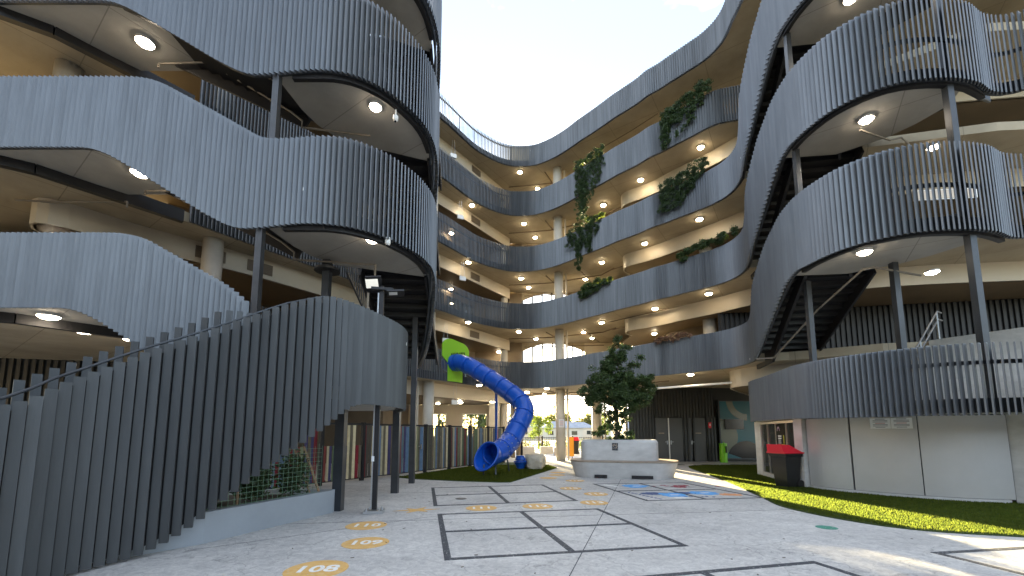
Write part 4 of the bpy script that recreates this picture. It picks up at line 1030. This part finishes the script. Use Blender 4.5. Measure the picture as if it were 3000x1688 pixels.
# studs and lower double section
for kk in (61,64,67):
    c=Vector(ST[kk]); dd=(Vector(ST[kk+1])-Vector(ST[kk-1])).normalized(); x=dd.cross(Vector((0,0,1))).normalized(); y=x.cross(dd)
    b=B(); b.tube([c-dd*.02,c+dd*.02],[rad*1.05]*2,28); b.out('flange',M['slide'],sl)
    b=B()
    for a in range(14):
        an=a/14*6.283; q=c+(x*math.cos(an)+y*math.sin(an))*rad*1.08; b.box(q,(.035,.035,.035),an)
    b.out('stud',M['galv'],sl)['kind']='stuff'
# scooped mouth
e=Vector(ST[-1]); dd=(Vector(ST[-1])-Vector(ST[-4])).normalized(); x=dd.cross(Vector((0,0,1))).normalized(); y=x.cross(dd).normalized()
V=[];F=[];n=32;mrow=6
for i in range(mrow+1):
    for k in range(n):
        a=2*math.pi*k/n; low=.5-.5*math.sin(a); L_=.10+.72*low**1.3; u=i/mrow
        r_=rad*(.99+.17*u); c=e+dd*L_*u+Vector((0,0,.02*u))
        V.append(tuple(c+(x*math.cos(a)+y*math.sin(a))*r_))
for i in range(mrow):
    for k in range(n): F.append((i*n+k,i*n+(k+1)%n,(i+1)*n+(k+1)%n,(i+1)*n+k))
mo=mesh('mouth_scoop',V,F,M['slide'],sl,smooth=True); md=mo.modifiers.new('s','SOLIDIFY'); md.thickness=.03; md.offset=-1
rim=[V[mrow*n+k] for k in range(n)]+[V[mrow*n]]
b=B(); b.tube(rim,.028,8,caps=False); b.out('rim',M['slide'],sl,smooth=True)
for (px,py,tx,ty,tz) in ((-1.02,15.2,-1.0,15.25,.40),(-.58,15.3,-.6,15.5,.42),(-.1,16.6,-.2,16.6,.62)):
    b=B(); b.bar((px,py,0),(tx,ty,tz),.05,.05); b.out('leg',M['steel'],sl)
b=B(); b.tube([(-.75,20.0,0),(-.75,20.0,3.9)],.065,12); b.out('support_post',M['slide'],sl)
b=B(); b.tube([(.42,18.2,0),(.42,18.2,2.5)],.05,12); b.out('support_post',M['black'],sl)
b=B(); b.cyl((.36,18.0,.0),.14,.15,12,.2); b.cyl((.36,18.0,.15),.2,.14,12,.3); b.cyl((.36,18.0,.31),.30,.05,16,.26); b.cyl((.36,18.0,.38),.24,.20,12,.17); b.out('base_coil',M['slide'],sl)
# lime panel at the entry
pc=Vector((-2.95,20.62,0)); pn=Vector((.60,.80)).normalized()
V=[];F=[];out=[]
prof=[(-.36,4.02),(.32,4.02),(.32,4.9),(.62,5.35),(.62,5.62)]
import math as _m
for k in range(9): a=k/8*_m.pi/2; prof.append((.62-.42*(1-_m.cos(a)),5.62+.42*_m.sin(a)))
for k in range(9): a=_m.pi/2+k/8*_m.pi/2; prof.append((-.20+.42*_m.cos(a),5.70+.42*_m.sin(a)))
prof+=[(-.62,5.2),(-.36,4.9)]
tri=tessellate_polygon([[Vector((p[0],p[1],0)) for p in prof]]); n=len(prof)
V=[(pc.x+pn.x*p[0]*1.5+pn.y*o_,pc.y+pn.y*p[0]*1.5-pn.x*o_,p[1]) for o_ in (.23,.19) for p in prof]
F=[tuple(a) for a in tri]+[tuple(n+i for i in a)[::-1] for a in tri]+[(i,(i+1)%n,n+(i+1)%n,n+i) for i in range(n)]
lp=mesh('entry_panel',V,F,M['lime'],sl)
for i in range(9):
    q=pc+Vector((pn.x,pn.y,0))*(-.33+.105*i+(.06 if i>4 else 0)); b=B(); b.box((q.x+pn.y*.25,q.y-pn.x*.25,5.32+.025*min(i,7)),(.04,.02,.16),math.atan2(pn.y,pn.x)); b.out('slot',M['black'],lp)
# ------------------------------------------------------------ rocks
def rock(label,c,d,seed,rz):
    rnd=random.Random(seed); bm=bmesh.new(); bmesh.ops.create_cube(bm,size=1); bmesh.ops.subdivide_edges(bm,edges=bm.edges[:],cuts=4,use_grid_fill=True)
    m_=Matrix.Rotation(rz,3,'Z')
    for v in bm.verts:
        p=v.co.copy(); f=(abs(p.x*2)**4+abs(p.y*2)**4+abs(p.z*2)**4)**.25
        q=p*2/max(f,1e-6)*max(abs(p.x*2),abs(p.y*2),abs(p.z*2)) if f else p
        q=Vector((q.x*d[0]/2,q.y*d[1]/2,q.z*d[2]/2)); q+=Vector((rnd.gauss(0,.012),rnd.gauss(0,.012),rnd.gauss(0,.012)))
        v.co=m_@q
    me=bpy.data.meshes.new('boulder'); bm.to_mesh(me); bm.free(); me.materials.append(M['rock'])
    o=bpy.data.objects.new('boulder',me); link(o); o.location=(c[0],c[1],d[2]/2-.02); return tag(o,label,'rock')
rock('squared sandstone boulder standing in front on the left lawn',(.98,17.9),(.72,.55,.62),1,-.2)
rock('flatter sandstone boulder behind the squared one',(.95,18.9),(1.1,.7,.62),2,.1)

# ------------------------------------------------------------ concrete planter seat with tree
pl=thing('planter_seat','large pale concrete planter with a wraparound bench, holding the tree','planter',(3.98,15.05,0))
PR=R(-15)
def stadium(cx,cy,L_,W_,rz,n=10,rr=None):
    rr=rr or W_/2; P=[]
    for sx_,sy_,a0 in ((1,-1,-90),(1,1,0),(-1,1,90),(-1,-1,180)):
        for k in range(n+1):
            a=R(a0+90*k/n); P.append((sx_*(L_/2-rr)+rr*math.cos(a),sy_*(W_/2-rr)+rr*math.sin(a)))
    c,s=math.cos(rz),math.sin(rz); return [(cx+x*c-y*s,cy+x*s+y*c) for x,y in P]
def loft(layers,m,name,parent,cap=True):
    V=[];F=[];n=len(layers[0][0])
    for P,z in layers: V+=[(x,y,z) for x,y in P]
    for i in range(len(layers)-1):
        for k in range(n): F.append((i*n+k,i*n+(k+1)%n,(i+1)*n+(k+1)%n,(i+1)*n+k))
    if cap: F.append(tuple((len(layers)-1)*n+k for k in range(n)))
    return mesh(name,V,F,m,parent)
PC=(3.9,15.0)
SB=lambda L_,W_,rr=None,c=PC: stadium(c[0],c[1],L_,W_,PR,10,rr)
loft([(SB(3.30,1.55,.7),.0),(SB(3.36,1.62,.73),.10),(SB(3.62,1.86,.85),.50),(SB(3.62,1.86,.85),.535)],M['planter'],'bench_base',pl)
loft([(SB(3.66,1.90,.87),.535),(SB(3.68,1.92,.88),.56),(SB(3.66,1.90,.87),.585)],M['bench'],'bench_top',pl)
PU=(3.82,15.15)
SU=lambda L_,W_,rr: stadium(PU[0],PU[1],L_,W_,PR,10,rr)
loft([(SU(2.62,1.15,.28),.56),(SU(2.62,1.15,.28),1.20),(SU(2.50,1.03,.24),1.285),(SU(2.30,.86,.2),1.285),(SU(2.30,.86,.2),1.22)],M['planter'],'planter_box',pl,cap=False)
b=B(); b.prism(SU(2.34,.9,.2),1.2,1.235); b.out('soil',M['soil'],pl)
c,s=math.cos(PR),math.sin(PR)
def P_(u,v,ctr=PC): return (ctr[0]+u*c-v*s,ctr[1]+u*s+v*c)
for u,w_ in ((-.72,.42),(.62,.68)):
    x,y=P_(u,-.80); b=B(); b.box((x,y,.07),(w_,.10,.10),PR); b.out('forklift_slot',M['black'],pl)
x,y=P_(-.12,-.59,PU); b=B(); b.box((x,y,1.05),(.20,.02,.25),PR); pq=b.out('plaque',M['paint_dark'],pl)
b=B(); rnd=random.Random(6)
for k in range(22):
    u,v=rnd.uniform(-.08,.08),rnd.uniform(-.10,.10); xx,yy=P_(-.12+u,-.602,PU); b.box((xx,yy,1.05+v),(.028,.006,.022),PR)
b.out('relief',M['bench'],pq)
tr=thing('tree','bushy dark green tree with a thin lower crown growing in the planter','tree',(3.75,15.1,1.2))
b=B()
tx,ty=3.72,15.0
b.tube([(tx,ty,1.2),(tx+.03,ty,1.9),(tx+.0,ty+.02,2.7),(tx+.12,ty,3.6),(tx+.1,ty,4.5)],[.055,.045,.04,.028,.01],8)
for k,(dx,dy,z0,z1) in enumerate([(-.6,.2,1.4,2.9),(.6,-.1,1.3,2.8),(-.3,-.4,1.9,3.2),(.5,.3,2.0,3.7),(-.8,0,2.3,3.3),(.9,.2,2.4,3.1),(-.45,.1,1.25,2.3),(.35,-.3,1.25,2.4)]):
    b.tube([(tx,ty,z0),(tx+dx*.5,ty+dy*.5,(z0+z1)/2+.05),(tx+dx,ty+dy,z1)],[.025,.018,.006],6)
b.out('trunk',M['bark'],tr)
crown=[((3.9,15,4.25),(.42,.40,.55),3),((3.5,15,3.9),(.30,.35,.35),1.6),((3.55,15,3.3),(.80,.65,.55),7),((4.2,15,3.35),(.62,.6,.6),6),((3.0,15,3.0),(.50,.5,.42),3.5),((4.6,15.1,2.95),(.45,.5,.42),3.5),((3.75,14.9,2.75),(.95,.6,.38),6),((2.85,15,2.75),(.32,.35,.2),1.0),((4.75,15,3.3),(.25,.3,.3),.8)]
rnd=random.Random(12); sub=[]
for c_,s_,w_ in crown:
    for k in range(int(9*w_)):
        v=Vector((rnd.gauss(0,.52),rnd.gauss(0,.52),rnd.gauss(0,.52))); rr=rnd.uniform(.10,.2)
        sub.append(((c_[0]+v.x*s_[0],c_[1]+v.y*s_[1],c_[2]+v.z*s_[2]),(rr*1.15,rr*1.15,rr*.8),rnd.uniform(.5,1.3)))
V,F=leaves(gblobs(sub),34000,.082,.45,7,.2)
mesh('crown',V,F,M['leaftree'],tr)
low=[]
for k in range(46):
    z=rnd.uniform(1.3,2.4); low.append(((3.72+rnd.gauss(0,.30+.12*(z-1.2)),15+rnd.gauss(0,.3),z),(.12,.12,.09),1))
V,F=leaves(gblobs(low),4500,.09,.45,8,.3)
mesh('lower_foliage',V,F,M['leaftree'],tr)

# ------------------------------------------------------------ balcony plants
def chain(pts,r0,r1,n,w=1,jit=.06,seed=1):
    rnd=random.Random(seed); out=[]
    for a,b_ in zip(pts,pts[1:]):
        for k in range(n):
            t_=k/n; r=r0+(r1-r0)*rnd.random(); out.append((tuple(x+(y-x)*t_+rnd.gauss(0,jit) for x,y in zip(a,b_)),(r,r*.6,r),w))
    return out
def plant(label,blobs,n,leafs=M['leafdark'],top=None,seed=1,size=.072):
    n=int(n*2.5); xs=[b_[0] for b_ in blobs]; t=thing('balcony_plant',label,'plant',(sum(x[0] for x in xs)/len(xs),sum(x[1] for x in xs)/len(xs),min(x[2] for x in xs)))
    V,F=leaves(gblobs(blobs),n,size,.5,seed,.5); mesh('foliage',V,F,leafs,t)
    if top: V,F=leaves(gblobs(top),n//6,size*.9,.5,seed+50,-.3); mesh('sun_tinted_shoots',V,F,M['leafbright'],t)['kind']='stuff'  # sunlight on the top shoots is put into a brighter leaf colour
    # planter trough that carries it, behind the fins
    return t
def onband(u):      # point on the outer face at x=u (right arm)
    for a,b_ in zip(EDGEs,EDGEs[1:]):
        if a[0]<=u<=b_[0] and u>1:
            t_=(u-a[0])/(b_[0]-a[0]); y=a[1]+(b_[1]-a[1])*t_; return Vector((u-.10,y-.12))
def bp(u,z): p=onband(u); return (p.x,p.y,z)
def curt(us,ztop,zlo,r=.2,dens=5,seed=1):
    rnd=random.Random(seed); out=[]
    for i in range(len(us)-1):
        for k in range(dens):
            t_=k/dens; u=us[i]+(us[i+1]-us[i])*t_; zt=ztop[i]+(ztop[i+1]-ztop[i])*t_; zl=zlo[i]+(zlo[i+1]-zlo[i])*t_
            m_=max(2,int((zt-zl)/.13))
            for q in range(m_):
                z=zt+(zl-zt)*q/m_; p=bp(u,z); f=1-.55*q/m_
                (out.append(((p[0]+rnd.gauss(0,.06),p[1]-abs(rnd.gauss(0,.06)),p[2]+rnd.gauss(0,.05)),(r*f*rnd.uniform(.5,1.05),.12,rnd.uniform(.06,.13)),rnd.uniform(.4,1.3))) if rnd.random()<.96 else None)
    return out
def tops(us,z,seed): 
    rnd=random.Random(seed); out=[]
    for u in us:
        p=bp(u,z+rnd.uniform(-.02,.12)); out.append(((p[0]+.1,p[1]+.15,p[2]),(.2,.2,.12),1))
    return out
plant('widest dark creeper, highest on the right gallery, with a thin tail',curt([7.0,7.5,8.0,8.3],[15.8,16.0,16.15,16.1],[15.1,14.95,15.2,15.6],.22,5,1)+curt([6.85,7.15],[15.8,15.8],[14.0,14.25],.14,3,2)+curt([7.35,7.95],[14.5,15.1],[14.35,14.9],.1,4,3),5200,top=tops([6.95,7.15,7.3],15.75,4),seed=1)
plant('long dark creeper hanging left of the others from the top gallery',curt([3.55,3.9,4.4,4.75],[15.95,16.0,16.1,16.1],[13.0,12.9,13.9,15.4],.18,4,5)+curt([3.7,4.0],[14.8,14.8],[12.6,12.6],.16,4,6),6000,top=tops([3.7,4.1,4.5],16.0,7),seed=2)
plant('dark creeper hanging below the long one, two tails',curt([3.15,3.6,4.1,4.5],[12.3,12.5,12.5,12.4],[11.4,11.2,11.1,11.9],.2,4,8)+curt([3.5,3.72],[11.4,11.4],[9.9,9.9],.12,3,9)+curt([3.95,4.2],[11.4,11.4],[10.7,10.7],.1,3,10),4600,top=tops([4.3,4.55,4.0],12.5,11),seed=3)
plant('dark creeper hanging on the right gallery, second from top',curt([6.75,7.2,7.7,8.15],[12.45,12.6,12.75,12.85],[11.1,11.15,11.7,12.5],.2,5,12),4200,seed=4)
plant('low bushy plant on the second gallery edge, right',curt([7.2,7.6,8.1,8.6],[9.05,9.2,9.25,9.2],[8.8,8.95,9.0,9.05],.2,5,13),2200,top=tops([7.3,7.5,7.9,8.4],9.1,14),seed=5)
plant('low bushy plant on the second gallery edge, left',curt([3.6,4.0,4.4,4.9],[8.9,9.0,9.05,9.0],[8.35,8.4,8.6,8.85],.18,5,15),2200,top=tops([3.9,4.2,4.5,4.8],9.0,16),seed=6)
plant('small dry reddish plant on the lowest gallery edge above the doors',curt([6.3,6.9,7.5],[5.55,5.6,5.65],[5.4,5.45,5.5],.14,5,17),900,leafs=M['leafpink'],seed=7,size=.07)

# ------------------------------------------------------------ bins, bubbler, cabinet, notice
def wheelie(label,x,y,rz,s=1.0):
    t=thing('wheelie_bin',label,'bin',(x,y,0))
    Mz=Matrix.Rotation(rz,3,'Z')
    def T(v): q=Mz@Vector(v)*s; return (q.x+x,q.y+y,q.z)
    def tb(layers,m,name,parent=t,cap=True):
        V=[];F=[]
        for (xa,xb,ya,yb,z) in layers: V+=[T((xa,ya,z)),T((xb,ya,z)),T((xb,yb,z)),T((xa,yb,z))]
        for i in range(len(layers)-1):
            for k in range(4): F.append((4*i+k,4*i+(k+1)%4,4*i+4+(k+1)%4,4*i+4+k))
        F.append((3,2,1,0)); 
        if cap: e_=4*(len(layers)-1); F.append((e_,e_+1,e_+2,e_+3))
        return mesh(name,V,F,m,parent)
    # x = front(-) to back(+ wheels)
    tb([(-.20,.20,-.19,.19,.03),(-.27,.27,-.25,.25,.86),(-.29,.29,-.27,.27,.865),(-.30,.30,-.28,.28,.95)],M['binbody'],'body')
    tb([(-.33,.33,-.30,.30,.945),(-.34,.34,-.31,.31,.975),(-.33,.30,-.30,.30,.985)],M['binred'],'lid')
    V=[T(v) for v in ((-.34,-.27,.98),(-.34,.27,.98),(-.38,.24,1.2),(-.38,-.24,1.2),(-.12,-.24,1.19),(-.12,.24,1.19),(.30,.27,.985),(.30,-.27,.985))]
    mesh('lid_hood',V,[(0,3,2,1),(3,4,5,2),(4,7,6,5),(0,7,4,3),(1,2,5,6)],M['binred'],t)
    b=B(); 
    for sy_ in (-1,1):
        c_=Vector(T((.22,sy_*.22,.11))); ax=(Mz@Vector((0,1,0)))*.025
        b.tube([c_-ax,c_+ax],.11*s,18)
    b.out('wheel',M['binbody'],t)
    b=B(); b.bar(T((.34,-.22,.93)),T((.34,.22,.93)),.03); b.out('handle',M['binbody'],t)
    return t
wheelie('black wheelie bin with red hooded lid on the right lawn',7.72,12.0,R(14),1.0)
wheelie('far black wheelie bin with red lid beyond the round column',4.55,30.5,R(75),1.05)
t=thing('drinking_bubbler','bright green upright cylinder standing before the corrugated wall','drinking fountain',(11.05,22.2,0))
b=B(); b.cyl((11.05,22.2,0),.19,.95,24); o=b.out('body',M['green'],t); b=B(); b.cyl((11.05,22.2,.95),.20,.04,24); b.cyl((11.05,22.1,.99),.03,.07,10); b.out('cap',M['green'],t)
b=B(); b.bar((11.1,21.98,.5),(11.1,21.98,.85),.05); b.out('handle',M['black'],t)
t=thing('orange_cabinet','narrow orange cabinet on short legs beside the round column','cabinet',(3.5,25.6,0))
b=B(); b.box((3.52,25.6,.72),(.36,.30,1.15),.1); b.out('body',M['orange'],t); b=B(); b.box((3.42,25.6,.07),(.05,.05,.14)); b.box((3.62,25.6,.07),(.05,.05,.14)); b.out('leg',M['steel'],t)
t=thing('column_notice','white paper notice with red print taped to the round concrete column','sign',(2.72,23.33,1.9))
b=B(); b.box((2.74,23.335,2.06),(.30,.012,.44)); b.out('sheet',M['paper'],t)
for q in range(8):
    b=B(); b.box((2.74,23.325,2.22-.045*q),(.22,.005,.014)); b.out('print_line',M['inkred'] if q%3 else M['ink'],t)

# ------------------------------------------------------------ beyond the opening
t=thing('picket_fence','black steel picket fence beyond the opening','fence',(3,35,0))
b=B()
for zz in (.12,1.15): b.box((5,35,zz),(22,.05,.05))
b.out('rail',M['black'],t)
pmz=B(); pmz.box((0,0,.62),(.03,.03,1.2)); me=bpy.data.meshes.new('picket'); me.from_pydata(pmz.V,[],pmz.F); me.materials.append(M['black'])
for k in range(150):
    o=bpy.data.objects.new('picket',me); COL.objects.link(o); o.parent=t; o.location=(-6+.145*k-3,0,0)
for k in range(9):
    b=B(); b.box((-5+2.5*k,35.02,.65),(.14,.10,1.3)); b.out('post',M['black'],t)
for x,y,w_,l in ((1.1,31.0,1.1,'left'),(2.75,31.8,1.3,'middle'),(3.35,29.6,.9,'nearest')):
    b=B(); b.box((x,y,.27),(w_,.5,.54)); tag(b.out('concrete_bench',M['planter']),l+' low concrete bench block beyond the opening','bench')
def house(x,y,w_,d_,h,rh,label):
    t=thing('house',label,'house',(x,y,0))
    b=B(); b.box((x,y,h/2-1),(w_,d_,h+2)); b.out('wall',M['wallpale'],t)
    V=[(x-w_/2-.5,y-d_/2-.5,h),(x+w_/2+.5,y-d_/2-.5,h),(x+w_/2+.5,y+d_/2+.5,h),(x-w_/2-.5,y+d_/2+.5,h),(x-w_*.22,y,h+rh),(x+w_*.22,y,h+rh)]
    mesh('roof',V,[(0,1,5,4),(1,2,5),(2,3,4,5),(3,0,4),(3,2,1,0)],M['tile'],t)
    for k in (-1,0,1):
        b=B(); b.box((x+k*w_*.3,y-d_/2-.02,h*.55),(w_*.14,.06,h*.36)); b.out('window',M['glass'],t)
HS=[(-1,118),(7,132),(14,121),(22,140),(30,125),(38,138),(3,150),(18,155),(33,158),(46,130)]
for i,(x,y) in enumerate(HS): house(x,y,9+(i%3),8,3.0+.3*(i%2),2.0,['far pale house with grey hipped roof, leftmost in the opening','far house with grey roof, second from left','far house with grey roof, left of the golden column','far house with grey roof, right of the round column','far house with grey roof, behind the golden column','far house seen through the tree stems','back-row house behind the leftmost one','back-row house behind the middle ones','back-row house farthest back at right','far house at right, mostly hidden by the wall'][i])
def fartree(x,y,h,r,label,seed,m=M['farleaf'],n=1500,ls=.5,grp=None):
    t=thing('tree',label,'tree',(x,y,0),grp)
    b=B(); b.tube([(x,y,0),(x,y,h*.7)],[r*.09,r*.04],6); b.out('trunk',M['bark'],t)
    rnd=random.Random(seed); bl=[((x+rnd.gauss(0,r*.5),y+rnd.gauss(0,r*.4),h*.62+rnd.gauss(0,h*.16)),(r*.42,r*.42,h*.16),1) for k in range(12)]
    V,F=leaves(gblobs(bl),n,ls,.6,seed); mesh('crown',V,F,m,t)
rnd=random.Random(21)
for i in range(26):
    x=-14+3.9*i+rnd.uniform(-1,1); fartree(x,172+rnd.uniform(-6,18),8+rnd.uniform(-1.5,3.5),4.2,'hazy tree in the line behind the far houses',100+i,n=700,ls=.95,grp='trees behind the far houses')
fartree(2.6,41,3.3,1.15,'bright yellow-green tree just beyond the picket fence',60,M['leafbright'],1800,.16)
fartree(9.5,43,3.6,1.4,'yellow-green tree beyond the fence at right of the opening',61,M['leafbright'],1800,.16)
# unseen trees added behind the left wing to keep low sun off the court
for i,(x,y) in enumerate([(-9.5,70),(-7.2,74),(-5.4,69),(-12.5,72),(-16,70),(-20,73),(-25,71)]):
    fartree(x,y,15+i%3,3.0,'tall dense tree behind the left wing of the building',200+i,M['leaftree'],3800,.5,grp='tall trees behind the left wing')
# shrubs along the outside of the fence
for i in range(9):
    x=-2+1.6*i; t=thing('shrub','low yellow-green shrub outside the picket fence, '+['leftmost','second from left','third from left','fourth from left','middle','fourth from right','third from right','second from right','rightmost'][i],'shrub',(x,37,0),'shrubs outside the picket fence')
    V,F=leaves(gblobs([((x,37,.5),(.9,.5,.5),1)]),500,.14,.5,300+i); mesh('foliage',V,F,M['leafbright'] if i%2 else M['farleaf'],t)
